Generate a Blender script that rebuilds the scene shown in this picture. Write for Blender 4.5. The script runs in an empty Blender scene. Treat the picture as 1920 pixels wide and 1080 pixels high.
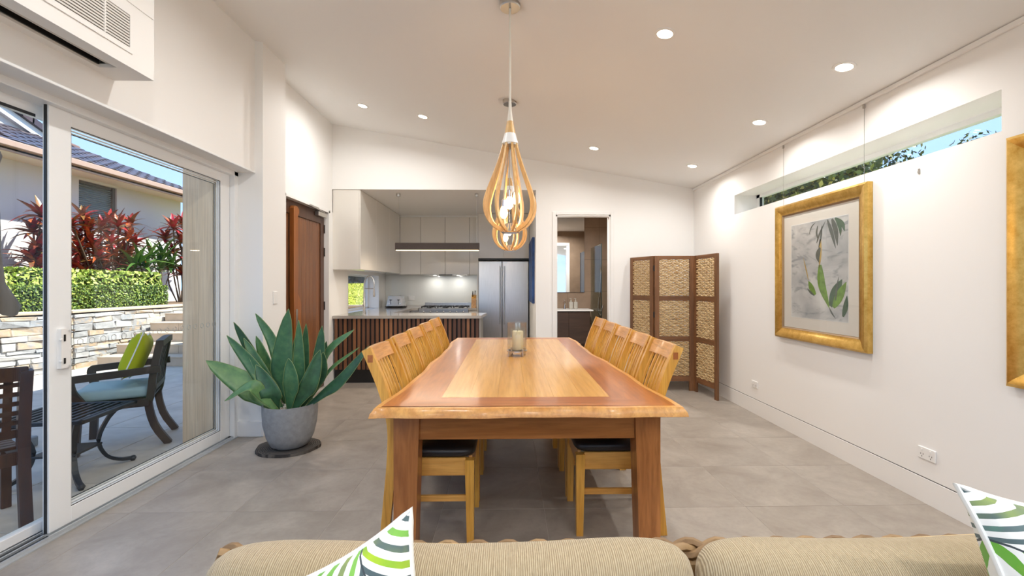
import bpy, bmesh, math, random
from mathutils import Vector, Matrix, Euler
random.seed(7)
S = bpy.context.scene
COL = S.collection
PI = math.pi
def R(a): return math.radians(a)
# ------------------------------------------------------------------ camera
cd = bpy.data.cameras.new('camera'); cam = bpy.data.objects.new('camera', cd); COL.objects.link(cam)
cd.sensor_width = 36.0; cd.lens = 846.0 / 1920 * 36
cam.location = (0, 0, 1.32); cam.rotation_euler = (R(90), 0, R(-1.2))
cd.shift_x = -12.3 / 1920; cd.shift_y = -5.5 / 1920; cd.clip_start = .02; cd.clip_end = 400
S.camera = cam
# ------------------------------------------------------------------ sky, sun, exposure
w = bpy.data.worlds.new('sky'); S.world = w; w.use_nodes = True
nt = w.node_tree; nt.nodes.clear()
def wn(t): return nt.nodes.new(t)
out = wn('ShaderNodeOutputWorld'); bg = wn('ShaderNodeBackground'); tc = wn('ShaderNodeTexCoord')
sep = wn('ShaderNodeSeparateXYZ'); rm = wn('ShaderNodeValToRGB'); no = wn('ShaderNodeTexNoise'); mp = wn('ShaderNodeMapping')
rc = wn('ShaderNodeValToRGB'); mx = wn('ShaderNodeMix'); mx.data_type = 'RGBA'
nt.links.new(tc.outputs['Generated'], sep.inputs[0]); nt.links.new(sep.outputs['Z'], rm.inputs[0])
rm.color_ramp.elements[0].color = (.48, .68, 1, 1); rm.color_ramp.elements[0].position = .0
rm.color_ramp.elements[1].color = (.24, .46, .92, 1); rm.color_ramp.elements[1].position = .7
mp.inputs['Scale'].default_value = (1, 1, 3.2)
nt.links.new(tc.outputs['Generated'], mp.inputs[0]); nt.links.new(mp.outputs[0], no.inputs['Vector'])
no.inputs['Scale'].default_value = 2.2; no.inputs['Detail'].default_value = 7; no.inputs['Roughness'].default_value = .62
rc.color_ramp.elements[0].position = .50; rc.color_ramp.elements[1].position = .78
nt.links.new(no.outputs['Fac'], rc.inputs[0]); nt.links.new(rc.outputs[0], mx.inputs['Factor'])
nt.links.new(rm.outputs[0], mx.inputs['A']); mx.inputs['B'].default_value = (.80, .88, 1, 1)
nt.links.new(mx.outputs['Result'], bg.inputs[0]); bg.inputs[1].default_value = 0.54
nt.links.new(bg.outputs[0], out.inputs[0])
sd = bpy.data.lights.new('sun', 'SUN'); sun = bpy.data.objects.new('sun', sd); COL.objects.link(sun)
sd.energy = 3.5; sd.angle = R(.6); sd.color = (1, .95, .86)
sun.location = (20, 5, 30)
sun.rotation_euler = Vector((-.53, -.13, -.83)).to_track_quat('-Z', 'Y').to_euler()
S.view_settings.view_transform = 'Standard'; S.view_settings.look = 'None'
S.view_settings.exposure = 1.6; S.view_settings.gamma = 1.0; S.view_settings.use_curve_mapping = False
S.cycles.use_denoising = True
S.cycles.max_bounces = 14; S.cycles.diffuse_bounces = 7; S.cycles.glossy_bounces = 4
S.cycles.transparent_max_bounces = 16; S.cycles.transmission_bounces = 6
S.cycles.sample_clamp_indirect = 6.0
S.cycles.caustics_reflective = False; S.cycles.caustics_refractive = False
# ------------------------------------------------------------------ materials
MATS = {}
class NT:
    def __init__(s, name):
        s.m = bpy.data.materials.new(name); s.m.use_nodes = True
        s.t = s.m.node_tree; s.b = s.t.nodes['Principled BSDF']; MATS[name] = s.m
    def n(s, t, **k):
        x = s.t.nodes.new('ShaderNode' + t)
        for a, b in k.items(): setattr(x, a, b)
        return x
    def l(s, a, b): s.t.links.new(a, b)
    def ramp(s, fac, stops, interp='LINEAR'):
        r = s.n('ValToRGB'); r.color_ramp.interpolation = interp; e = r.color_ramp.elements
        while len(e) < len(stops): e.new(.5)
        for q, (p, c) in zip(e, stops): q.position = p; q.color = tuple(c[:3]) + (1,)
        s.l(fac, r.inputs[0]); return r.outputs[0]
    def coord(s, scale=(1, 1, 1), rnd=0.0):
        tc = s.n('TexCoord'); m = s.n('Mapping'); m.inputs['Scale'].default_value = scale
        s.l(tc.outputs['Object'], m.inputs[0])
        if rnd:
            oi = s.n('ObjectInfo'); mu = s.n('Math', operation='MULTIPLY'); mu.inputs[1].default_value = rnd
            cb = s.n('CombineXYZ'); s.l(oi.outputs['Random'], mu.inputs[0])
            for i in range(3): s.l(mu.outputs[0], cb.inputs[i])
            s.l(cb.outputs[0], m.inputs['Location'])
        return m.outputs[0]
    def noise(s, v, scale, detail=4, rough=.55, dist=0):
        x = s.n('TexNoise'); x.inputs['Scale'].default_value = scale; x.inputs['Detail'].default_value = detail
        x.inputs['Roughness'].default_value = rough; x.inputs['Distortion'].default_value = dist
        s.l(v, x.inputs['Vector']); return x.outputs['Fac']
    def bump(s, h, strength=.3, dist=.01):
        b = s.n('Bump'); b.inputs['Strength'].default_value = strength; b.inputs['Distance'].default_value = dist
        s.l(h, b.inputs['Height']); s.l(b.outputs[0], s.b.inputs['Normal'])
    def mix(s, f, a, b, blend='MIX'):
        x = s.n('Mix', data_type='RGBA', blend_type=blend)
        for sock, v in (('Factor', f), ('A', a), ('B', b)):
            i = [q for q in x.inputs if q.name == sock and (q.type == ('VALUE' if sock == 'Factor' else 'RGBA'))][0]
            if hasattr(v, 'links'): s.l(v, i)
            elif sock == 'Factor': i.default_value = v
            else: i.default_value = tuple(v[:3]) + (1,)
        return [q for q in x.outputs if q.type == 'RGBA'][0]
    def math(s, op, a, b=None):
        x = s.n('Math', operation=op)
        for i, v in enumerate((a, b)):
            if v is None: continue
            if hasattr(v, 'links'): s.l(v, x.inputs[i])
            else: x.inputs[i].default_value = v
        return x.outputs[0]
    def col(s, c): s.l(c, s.b.inputs['Base Color']) if hasattr(c, 'links') else setattr(s.b.inputs['Base Color'], 'default_value', tuple(c[:3]) + (1,))
    def set(s, rough=.5, metal=0, spec=None, coat=0, sheen=0, sub=0, trans=0):
        s.b.inputs['Roughness'].default_value = rough; s.b.inputs['Metallic'].default_value = metal
        if spec is not None: s.b.inputs['Specular IOR Level'].default_value = spec
        if coat: s.b.inputs['Coat Weight'].default_value = coat; s.b.inputs['Coat Roughness'].default_value = .12
        if sheen: s.b.inputs['Sheen Weight'].default_value = sheen
        if trans: s.b.inputs['Transmission Weight'].default_value = trans
        return s
def srgb(r, g, b):
    f = lambda c: (c / 12.92 if c <= .04045 else ((c + .055) / 1.055) ** 2.4)
    return tuple(f(q / 255) for q in (r, g, b))
def plain(name, c, rough=.5, metal=0, bump=0, bscale=60, var=.0, **k):
    m = NT(name).set(rough, metal, **k)
    if var or bump:
        v = m.coord(); n = m.noise(v, bscale)
        if var: m.col(m.ramp(n, [(.3, [q * (1 - var) for q in c]), (.7, [min(1, q * (1 + var)) for q in c])]))
        else: m.col(c)
        if bump: m.bump(n, bump, .004)
    else: m.col(c)
    return m.m
def wood(name, c1, c2, axis=0, scale=9, rough=.35, stretch=.07, c3=None, coat=0, rnd=9.0, bump=.08):
    m = NT(name).set(rough, coat=coat)
    sc = [1, 1, 1]; sc[axis] = stretch
    v = m.coord(tuple(sc), rnd)
    n1 = m.noise(v, scale, 5, .6, 1.2); n2 = m.noise(v, scale * 7, 3, .6, .3)
    c = m.ramp(n1, [(.30, c1), (.52, [(a + b) / 2 for a, b in zip(c1, c2)]), (.72, c2)])
    c = m.mix(m.ramp(n2, [(.42, (0, 0, 0)), (.75, (.55, .55, .55))]), c, c3 or [q * .62 for q in c1])
    m.col(c); m.bump(n2, bump, .002); return m.m
def emit(name, c, st):
    m = NT(name); m.col((0, 0, 0)); m.b.inputs['Emission Color'].default_value = tuple(c) + (1,)
    m.b.inputs['Emission Strength'].default_value = st; return m.m
def glass(name, tint=(1, 1, 1), f0=.045, f1=.9):
    m = NT(name); t = m.t; t.nodes.remove(m.b)
    o = t.nodes['Material Output']; tr = m.n('BsdfTransparent'); gl = m.n('BsdfGlossy'); mx = m.n('MixShader')
    lw = m.n('LayerWeight'); lw.inputs[0].default_value = .5
    fr = m.math('ADD', m.math('MULTIPLY', m.math('POWER', lw.outputs['Facing'], 5.0), f1), f0 * .6)
    tr.inputs[0].default_value = tuple(tint) + (1,); gl.inputs['Roughness'].default_value = .0
    m.l(fr, mx.inputs[0]); m.l(tr.outputs[0], mx.inputs[1]); m.l(gl.outputs[0], mx.inputs[2]); m.l(mx.outputs[0], o.inputs[0])
    return m.m
def rnd_mat(name, stops, rough=.6, noise=.25, nscale=20, bump=.3, interp='LINEAR', **k):
    """colour picked per object, with a little mottling"""
    m = NT(name).set(rough, **k); oi = m.n('ObjectInfo'); v = m.coord(rnd=5.0); n = m.noise(v, nscale, 5)
    f = m.math('ADD', m.math('MULTIPLY', oi.outputs['Random'], 1 - noise), m.math('MULTIPLY', n, noise))
    m.col(m.ramp(f, stops, interp)); m.bump(n, bump, .01); return m.m
WHITE = plain('wall_paint', srgb(240, 239, 237), .6, bump=.03, bscale=180)
CEIL = plain('ceiling_paint', srgb(238, 238, 237), .7, bump=.02, bscale=180)
TRIMW = plain('white_gloss_trim', srgb(238, 237, 235), .35)
ALU = plain('white_powdercoat', srgb(238, 240, 241), .35)
ALUD = plain('door_gasket', (.012, .014, .018), .5)
ALUS = plain('track_aluminium', (.62, .66, .70), .3, .6)
NICKEL = plain('brushed_nickel', (.55, .53, .5), .3, 1, bump=.05)
CHROME = plain('chrome', (.78, .78, .78), .08, 1)
BLACK = plain('black_plastic', (.012, .012, .013), .4)
GLASS = glass('window_glass', (.965, .985, .98))
CLEAR = glass('clear_glass', (.97, .98, .98))
HURR = glass('fluted_clear_glass', (.93, .95, .955), .2)
m = NT('floor_tile_porcelain').set(.38); v = m.coord((1, 1, 1), 13.0); a = m.noise(v, 3.2, 6, .62, .6); b = m.noise(v, 26, 5, .7)
c = m.ramp(a, [(.28, srgb(142, 132, 122)), (.5, srgb(158, 149, 139)), (.75, srgb(174, 165, 155))])
m.col(m.mix(m.ramp(b, [(.45, (0, 0, 0)), (.8, (.4, .4, .4))]), c, srgb(134, 125, 115))); m.bump(b, .06, .003); TILE = m.m
GROUT = plain('grout', srgb(190, 184, 176), .8)
m = NT('terrace_paver_stone').set(.6); v = m.coord((1, 1, 1), 13.0); a = m.noise(v, 4, 6, .65)
m.col(m.ramp(a, [(.3, srgb(176, 166, 155)), (.7, srgb(202, 193, 181))])); m.bump(a, .1, .004); PAVER = m.m
HONEY = wood('honey_oak', srgb(206, 146, 54), srgb(238, 188, 92), 2, 14, .32, .06, coat=.25)
HONEYX = wood('honey_oak_rail', srgb(200, 142, 80), srgb(228, 174, 110), 1, 14, .32, .06, coat=.25)
HONEYL = wood('honey_oak_side_rail', srgb(200, 142, 64), srgb(230, 178, 98), 0, 14, .32, .06, coat=.25)
REDW = wood('table_border_timber', srgb(152, 82, 30), srgb(188, 114, 50), 1, 7, .28, .10, coat=.2)
REDX = wood('table_border_timber_cross', srgb(152, 82, 30), srgb(188, 114, 50), 0, 7, .28, .10, coat=.2)
LEGW = wood('table_leg_timber', srgb(148, 90, 46), srgb(196, 132, 76), 2, 9, .33, .10, coat=.2)
APRON = wood('table_apron_timber', srgb(154, 96, 46), srgb(196, 132, 72), 0, 9, .33, .08, coat=.2)
INLAY = wood('table_inlay_timber', srgb(200, 142, 66), srgb(226, 174, 98), 1, 8, .26, .045, coat=.2)
SAP = wood('sapwood_live_edge', srgb(200, 134, 62), srgb(232, 176, 100), 1, 8, .3, .12, coat=.2)
LEATHER = plain('black_leather', (.016, .014, .014), .38, bump=.15, bscale=140)
DOORF = wood('dark_door_timber', srgb(78, 50, 34), srgb(100, 66, 46), 2, 10, .4, .05)
DOORP = wood('door_board_timber', srgb(112, 70, 42), srgb(146, 96, 60), 2, 10, .4, .05)
PULL = wood('door_pull_timber', srgb(142, 82, 36), srgb(170, 104, 50), 2, 10, .35, .05)
SLATW = NT('island_slat_timber').set(.45)
m = SLATW; oi = m.n('ObjectInfo'); v = m.coord((1, 1, .08), 9.0); n = m.noise(v, 60, 4)
f = m.math('ADD', m.math('MULTIPLY', oi.outputs['Random'], .75), m.math('MULTIPLY', n, .25))
m.col(m.ramp(f, [(.1, srgb(80, 52, 40)), (.35, srgb(104, 70, 52)), (.6, srgb(126, 84, 58)), (.85, srgb(152, 104, 70))])); m.bump(n, .1, .002); SLATW = m.m
SCRW = wood('screen_frame_timber', srgb(100, 66, 40), srgb(142, 98, 62), 2, 12, .5, .08)
SCRX = wood('screen_rail_timber', srgb(100, 66, 40), srgb(142, 98, 62), 0, 12, .5, .08)
m = NT('woven_seagrass').set(.75); v = m.coord((1, 1, 1)); n = m.noise(v, 70, 5, .7); n2 = m.noise(m.coord((.25, 1, 3)), 40, 3)
m.col(m.mix(m.ramp(n2, [(.45, (0, 0, 0)), (.62, (1, 1, 1))]), m.ramp(n, [(.3, srgb(190, 160, 112)), (.7, srgb(228, 204, 160))]), srgb(168, 134, 88))); m.bump(n, .3, .003); GRASSW = m.m
LAMPW = wood('pendant_ash_ply', srgb(212, 164, 100), srgb(234, 196, 138), 2, 16, .4, .1)
CORD = plain('white_braided_cord', srgb(226, 220, 208), .7, bump=.2, bscale=220)
BULBG = emit('bulb_glow', (1, .70, .34), 3.2)
GOLD = NT('antique_gold').set(.3, .9); m = GOLD; v = m.coord((1, 1, 1)); n = m.noise(v, 16, 6, .7)
m.col(m.ramp(n, [(.3, srgb(196, 150, 66)), (.7, srgb(236, 200, 118))])); m.bump(n, .08, .003); GOLD = m.m
GOLDD = plain('gilt_inner_slip', srgb(158, 130, 98), .5, .4, bump=.3, bscale=120)
MATB = plain('cream_mat_board', srgb(232, 224, 214), .85)
m = NT('print_of_sand_shadows').set(.5); v = m.coord((1, 1, 1.6)); n = m.noise(v, 2.2, 4, .5, 1.2); n2 = m.noise(m.coord((1, 1.6, 5)), 2.6, 3, .5, 1.6)
m.col(m.mix(m.ramp(n2, [(.52, (0, 0, 0)), (.66, (.75, .75, .75))]), m.ramp(n, [(.3, srgb(168, 170, 172)), (.5, srgb(194, 194, 194)), (.7, srgb(222, 221, 218))]), srgb(140, 143, 148))); PRINT = m.m
PG1 = plain('print_leaf_green', srgb(112, 150, 60), .5, var=.3, bscale=22); PG2 = plain('print_leaf_dark', srgb(72, 98, 76), .5, var=.3, bscale=22)
PG3 = plain('print_stalk_ochre', srgb(190, 160, 88), .5, var=.2, bscale=22); PG4 = plain('print_grey_frond', srgb(92, 98, 92), .5, var=.2, bscale=22)
STEEL = NT('brushed_stainless').set(.3, 1.0); m = STEEL; n = m.noise(m.coord((60, 1, 1)), 4, 3); m.col(m.ramp(n, [(.3, (.50, .51, .52)), (.7, (.60, .61, .62))])); m.bump(n, .02, .001); STEEL = m.m
GLOSSW = plain('gloss_white_lacquer', srgb(226, 222, 214), .14, coat=.4)
SPLASH = plain('glass_splashback', srgb(226, 228, 224), .12, coat=.5)
CTOP = plain('polished_pale_benchtop', srgb(176, 170, 162), .12, coat=.5, var=.06, bscale=14)
DARKP = plain('dark_bar_lamp', srgb(62, 50, 44), .5, var=.15, bscale=60)
BTILE = plain('brown_bathroom_tile', srgb(148, 126, 106), .45, var=.1, bscale=6)
VANW = wood('vanity_dark_veneer', srgb(62, 46, 38), srgb(82, 62, 50), 0, 12, .45, .05)
MIRROR = plain('mirror_silver', (.86, .87, .86), .02, 1)
POTM = plain('grey_cement_pot', srgb(140, 142, 144), .7, bump=.25, bscale=26, var=.13)
PEB = rnd_mat('white_pebble', [(0, srgb(190, 180, 160)), (1, srgb(236, 230, 218))], .7)
LOGM = NT('dark_log_slice').set(.8); m = LOGM; tc_ = m.n('TexCoord'); g = m.n('TexWave', wave_type='RINGS', rings_direction='Z'); g.inputs['Scale'].default_value = 22; g.inputs['Distortion'].default_value = 3
m.l(tc_.outputs['Object'], g.inputs['Vector']); m.col(m.ramp(g.outputs['Fac'], [(.2, srgb(48, 44, 42)), (.8, srgb(92, 86, 80))])); m.bump(g.outputs['Fac'], .5, .006); LOGM = m.m
def leafmat(name, c1, c2, c3, rough=.38):
    m = NT(name).set(rough); v = m.coord((1, 1, 1), 5.0); n = m.noise(v, 16, 5, .6); oi = m.n('ObjectInfo')
    f = m.math('ADD', m.math('MULTIPLY', n, .6), m.math('MULTIPLY', oi.outputs['Random'], .4))
    m.col(m.ramp(f, [(.25, c1), (.5, c2), (.8, c3)])); m.bump(n, .12, .004); return m.m
SNAKE = leafmat('sansevieria_leaf', srgb(46, 82, 58), srgb(66, 112, 74), srgb(112, 150, 92))
LIMEE = plain('leaf_rim_pale', srgb(142, 160, 100), .5)
CORDY = rnd_mat('cordyline_leaf', [(.08, srgb(74, 26, 32)), (.2, srgb(176, 30, 52)), (.33, srgb(104, 74, 42)), (.45, srgb(206, 96, 48)), (.56, srgb(72, 36, 34)), (.68, srgb(168, 34, 50)), (.8, srgb(116, 100, 50)), (.92, srgb(214, 76, 52))], .35, .3, 9, .1)
GREENL = rnd_mat('strap_leaf_green', [(0, srgb(40, 74, 34)), (.5, srgb(74, 112, 46)), (1, srgb(120, 150, 66))], .4, .35, 9, .1)
def foliage(name, stops, rough=.5):
    m = NT(name).set(rough); g = m.n('NewGeometry'); m.col(m.ramp(g.outputs['Random Per Island'], stops)); return m.m
HEDGE = foliage('hedge_leaf', [(0, srgb(44, 70, 24)), (.4, srgb(80, 110, 36)), (.75, srgb(126, 150, 54)), (1, srgb(176, 190, 84))])
HEDGE2 = foliage('loose_hedge_leaf', [(0, srgb(70, 92, 30)), (.4, srgb(128, 152, 50)), (.75, srgb(182, 194, 84)), (1, srgb(220, 222, 130))])
TREEL = foliage('tree_leaf', [(0, srgb(34, 50, 24)), (.5, srgb(70, 90, 38)), (.8, srgb(136, 142, 60)), (1, srgb(206, 190, 96))])
SHRUBD = foliage('dark_shrub_leaf', [(0, srgb(14, 20, 22)), (.5, srgb(34, 46, 50)), (1, srgb(78, 90, 92))])
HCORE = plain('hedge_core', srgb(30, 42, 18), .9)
BARK = plain('bark', srgb(92, 74, 56), .85, bump=.4, bscale=40)
LAWN = foliage('lawn_blade', [(0, srgb(150, 160, 30)), (.5, srgb(196, 200, 46)), (1, srgb(226, 222, 80))])
SOIL = plain('garden_soil', srgb(116, 92, 68), .95, bump=.4, bscale=30, var=.2)
GROUND = plain('outer_ground', srgb(120, 124, 84), .95, var=.2, bscale=2)
STONE = rnd_mat('dry_stone', [(.05, srgb(122, 124, 126)), (.3, srgb(172, 172, 171)), (.5, srgb(190, 188, 183)), (.64, srgb(194, 170, 140)), (.74, srgb(154, 157, 160)), (.95, srgb(208, 206, 202))], .8, .35, 14, .9)
MORTAR = plain('wall_backing', srgb(92, 86, 78), .95)
STEPM = plain('step_tile_beige', srgb(196, 178, 156), .6, var=.06, bscale=8)
RENDER = plain('rendered_house_wall', srgb(216, 212, 210), .85, bump=.1, bscale=90)
SOFFIT = plain('cream_soffit', srgb(232, 224, 206), .7)
GUTTER = plain('pinkish_gutter', srgb(176, 148, 134), .5)
ROOFT = rnd_mat('glazed_roof_tile', [(0, srgb(48, 42, 54)), (.6, srgb(76, 66, 74)), (1, srgb(104, 84, 78))], .3, .3, 20, .1)
RIDGE = plain('ridge_cap', srgb(112, 84, 72), .5)
SHADE_W = plain('window_shadow_glass', (.05, .07, .08), .1)
BLIND = plain('grey_blind_slat', srgb(150, 166, 168), .5)
PALE = wood('pale_timber_cladding', srgb(222, 192, 156), srgb(246, 226, 198), 2, 10, .5, .03)
EXTW = wood('dark_outdoor_timber', srgb(52, 30, 24), srgb(84, 50, 36), 2, 10, .45, .06)
EXTM = plain('dark_cast_metal', srgb(44, 48, 54), .45, .3)
EXTB = plain('brown_cast_frame', srgb(66, 52, 46), .5, .2)
TEALC = plain('pale_teal_canvas', srgb(156, 178, 182), .9, bump=.1, bscale=200)
LIMEC = plain('lime_canvas', srgb(176, 182, 24), .9, bump=.1, bscale=200)
PIPEW = plain('white_piping', srgb(236, 238, 236), .8)
UMBC = plain('taupe_canvas', srgb(150, 140, 131), .9)
GRAN = plain('grey_granite', srgb(140, 146, 150), .6, var=.25, bscale=120)
m = NT('beige_tweed').set(.92, sheen=.2); w1 = m.n('TexWave', bands_direction='X'); w1.inputs['Scale'].default_value = 70; w1.inputs['Distortion'].default_value = 3.5; w1.inputs['Detail Scale'].default_value = 1.5
v = m.coord((1, .12, .12)); m.l(v, w1.inputs['Vector']); w2 = m.noise(m.coord((90, 30, 30)), 3.0, 4, .7)
ff = m.math('ADD', m.math('MULTIPLY', w1.outputs['Fac'], .55), m.math('MULTIPLY', w2, .55))
m.col(m.ramp(ff, [(.2, srgb(138, 119, 91)), (.5, srgb(168, 150, 118)), (.85, srgb(194, 179, 150))])); m.bump(ff, .5, .004); TWEED = m.m
WICK = rnd_mat('rattan_braid', [(0, srgb(104, 76, 50)), (1, srgb(176, 146, 104))], .6, .6, 30, .3)
# palm frond cushion print
def frond(name, rot, freq, off=0.0):
    m = NT(name).set(.85, sheen=.1); t = m.n('TexCoord'); mp = m.n('Mapping'); mp.inputs['Rotation'].default_value = (0, 0, rot); mp.inputs['Location'].default_value = (off, 0, 0)
    m.l(t.outputs['Object'], mp.inputs[0]); s = m.n('SeparateXYZ'); m.l(mp.outputs[0], s.inputs[0])
    ax = m.math('ABSOLUTE', s.outputs[0]); bend = m.math('POWER', ax, .8)
    ph = m.math('MULTIPLY', m.math('ADD', s.outputs[1], m.math('MULTIPLY', bend, .75)), freq)
    nz = m.noise(m.coord((1, 1, 1)), 6, 2); ph = m.math('ADD', ph, m.math('MULTIPLY', nz, .5))
    fl = m.math('FLOOR', ph); fr = m.math('SUBTRACT', ph, fl)
    wid = m.math('ADD', .26, m.math('MULTIPLY', nz, .36))
    stripe = m.math('LESS_THAN', fr, wid)
    sgn = m.math('GREATER_THAN', s.outputs[0], 0.0)
    wnz = m.n('TexWhiteNoise', noise_dimensions='1D'); m.l(m.math('ADD', fl, m.math('MULTIPLY', sgn, 37.3)), wnz.inputs['W'])
    mixv = m.math('ADD', m.math('MULTIPLY', wnz.outputs['Value'], .8), m.math('MULTIPLY', m.noise(m.coord(), 9, 3), .2))
    cc = m.ramp(mixv, [(.12, srgb(74, 92, 98)), (.35, srgb(96, 116, 118)), (.42, srgb(96, 172, 140)), (.52, srgb(132, 190, 88)), (.64, srgb(104, 170, 60)), (.74, srgb(190, 212, 40)), (.9, srgb(84, 104, 110))])
    rib = m.math('LESS_THAN', ax, .0016); mask = m.math('MAXIMUM', stripe, 0)
    c = m.mix(mask, srgb(240, 242, 240), cc); c = m.mix(rib, c, srgb(60, 70, 76)); m.col(c); return m.m
FROND1 = frond('frond_print_cushion', R(-14), 31, -.156); FROND2 = frond('frond_print_cushion_big', R(-60), 31, -.022)
# ------------------------------------------------------------------ mesh helpers
_bev = {}
def unit_bevel(sx, sy, sz, b, seg):
    key = (round(sx, 4), round(sy, 4), round(sz, 4), round(b, 4), seg)
    if key not in _bev:
        bm = bmesh.new(); bmesh.ops.create_cube(bm, size=1)
        bmesh.ops.scale(bm, vec=(sx, sy, sz), verts=bm.verts)
        bmesh.ops.bevel(bm, geom=list(bm.edges), offset=b, segments=seg, affect='EDGES', profile=.5)
        bm.verts.index_update()
        _bev[key] = ([tuple(v.co) for v in bm.verts], [[v.index for v in f.verts] for f in bm.faces]); bm.free()
    return _bev[key]
def rotz(a): return Matrix.Rotation(a, 3, 'Z')
def rotx(a): return Matrix.Rotation(a, 3, 'X')
def roty(a): return Matrix.Rotation(a, 3, 'Y')
class MB:
    def __init__(s): s.v = []; s.f = []
    def add(s, vs, fs):
        o = len(s.v); s.v += [tuple(q) for q in vs]; s.f += [[i + o for i in f] for f in fs]; return s
    def box(s, c, d, rot=None, bev=0, seg=1):
        if bev: vs, fs = unit_bevel(d[0], d[1], d[2], bev, seg)
        else:
            x, y, z = d[0] / 2, d[1] / 2, d[2] / 2
            vs = [(-x, -y, -z), (x, -y, -z), (x, y, -z), (-x, y, -z), (-x, -y, z), (x, -y, z), (x, y, z), (-x, y, z)]
            fs = [[3, 2, 1, 0], [4, 5, 6, 7], [0, 1, 5, 4], [1, 2, 6, 5], [2, 3, 7, 6], [3, 0, 4, 7]]
        c = Vector(c)
        return s.add([(rot @ Vector(q) if rot else Vector(q)) + c for q in vs], fs)
    def bb(s, x0, x1, y0, y1, z0, z1, bev=0, seg=1):
        return s.box(((x0 + x1) / 2, (y0 + y1) / 2, (z0 + z1) / 2), (abs(x1 - x0), abs(y1 - y0), abs(z1 - z0)), None, bev, seg)
    def prism(s, poly, axis, a, b):
        n = len(poly)
        def P(p, t): return {0: (t, p[0], p[1]), 1: (p[0], t, p[1]), 2: (p[0], p[1], t)}[axis]
        vs = [P(p, a) for p in poly] + [P(p, b) for p in poly]
        fs = [list(range(n))[::-1], list(range(n, 2 * n))] + [[i, (i + 1) % n, n + (i + 1) % n, n + i] for i in range(n)]
        return s.add(vs, fs)
    def lathe(s, prof, n=24, c=(0, 0, 0), rot=None, ring=False):
        vs = []; fs = []; c = Vector(c)
        for r, z in prof:
            for k in range(n):
                a = 2 * PI * k / n; p = Vector((r * math.cos(a), r * math.sin(a), z)); vs.append((rot @ p if rot else p) + c)
        for i in range(len(prof) - 1):
            for k in range(n):
                k2 = (k + 1) % n; fs.append([i * n + k, i * n + k2, (i + 1) * n + k2, (i + 1) * n + k])
        if ring:
            for k in range(n): fs.append([k, (k + 1) % n, (len(prof) - 1) * n + (k + 1) % n, (len(prof) - 1) * n + k])
        if prof[0][0] > 1e-5 and not ring: fs.append(list(range(n))[::-1])
        if prof[-1][0] > 1e-5 and not ring: fs.append([(len(prof) - 1) * n + k for k in range(n)])
        return s.add(vs, fs)
    def sweep(s, path, sec, up=(0, 0, 1), closed=False, scales=None):
        """sweep a closed 2D section along a path; sec x -> side, y -> up-ish"""
        P = [Vector(p) for p in path]; n = len(P); m = len(sec); vs = []; fs = []; up = Vector(up)
        for i, p in enumerate(P):
            if closed: t = P[(i + 1) % n] - P[i - 1]
            else: t = P[min(i + 1, n - 1)] - P[max(i - 1, 0)]
            t.normalize(); sd = t.cross(up)
            if sd.length < 1e-4: sd = t.cross(Vector((1, 0, 0)))
            sd.normalize(); u = sd.cross(t); k = scales[i] if scales else 1
            for a, b in sec: vs.append(p + sd * a * k + u * b * k)
        for i in range(n if closed else n - 1):
            j = (i + 1) % n
            for k in range(m): fs.append([i * m + k, i * m + (k + 1) % m, j * m + (k + 1) % m, j * m + k])
        if not closed: fs.append(list(range(m))[::-1]); fs.append([(n - 1) * m + k for k in range(m)])
        return s.add(vs, fs)
    def tube(s, path, r, n=8, up=(0, 0, 1), closed=False, scales=None):
        return s.sweep(path, [(r * math.cos(2 * PI * k / n), r * math.sin(2 * PI * k / n)) for k in range(n)], up, closed, scales)
    def grid(s, nu, nv, fn, flip=False):
        vs = [fn(i / nu, j / nv) for i in range(nu + 1) for j in range(nv + 1)]; fs = []
        for i in range(nu):
            for j in range(nv):
                a = i * (nv + 1) + j; q = [a, a + nv + 1, a + nv + 2, a + 1]; fs.append(q[::-1] if flip else q)
        return s.add(vs, fs)
    def mesh(s, name, mat, smooth=False):
        me = bpy.data.meshes.new(name); me.from_pydata([tuple(q) for q in s.v], [], s.f); me.update()
        bm = bmesh.new(); bm.from_mesh(me); bmesh.ops.recalc_face_normals(bm, faces=bm.faces); bm.to_mesh(me); bm.free()
        for q in (mat if isinstance(mat, (list, tuple)) else [mat]): me.materials.append(q)
        if smooth:
            me.polygons.foreach_set('use_smooth', [True] * len(me.polygons))
            if smooth is not True:
                try: me.set_sharp_from_angle(angle=R(smooth))
                except Exception: pass
        return me
    def obj(s, name, mat, parent=None, smooth=False, label=None):
        return link(name, s.mesh(name, mat, smooth), parent, label)
def link(name, me, parent=None, label=None, loc=None, rot=None):
    o = bpy.data.objects.new(name, me); COL.objects.link(o)
    if parent: o.parent = parent
    if label: o['label'] = label
    if loc is not None: o.location = loc
    if rot is not None: o.rotation_euler = rot
    return o
def tag(o, label, cat, group=None):
    o['label'] = label; o['category'] = cat
    if group: o['group'] = group
    return o
def thing(name, label, cat, loc=(0, 0, 0), rz=0, group=None):
    o = bpy.data.objects.new(name, None); COL.objects.link(o); o.location = loc; o.rotation_euler = (0, 0, rz)
    o.empty_display_size = .1
    return tag(o, label, cat, group)
def struct(o, label=None):
    o['kind'] = 'structure'
    if label: o['label'] = label
    return o
def structE(name, loc=(0, 0, 0)):
    o = bpy.data.objects.new(name, None); COL.objects.link(o); o.location = loc; o['kind'] = 'structure'; return o
def dup(root, loc, rz, label=None, group=None):
    def cp(o, par):
        c = o.copy(); COL.objects.link(c); c.parent = par
        for ch in o.children: cp(ch, c)
        return c
    r = cp(root, None); r.location = loc; r.rotation_euler = (0, 0, rz)
    if label: r['label'] = label
    if group: r['group'] = group
    return r
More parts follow.
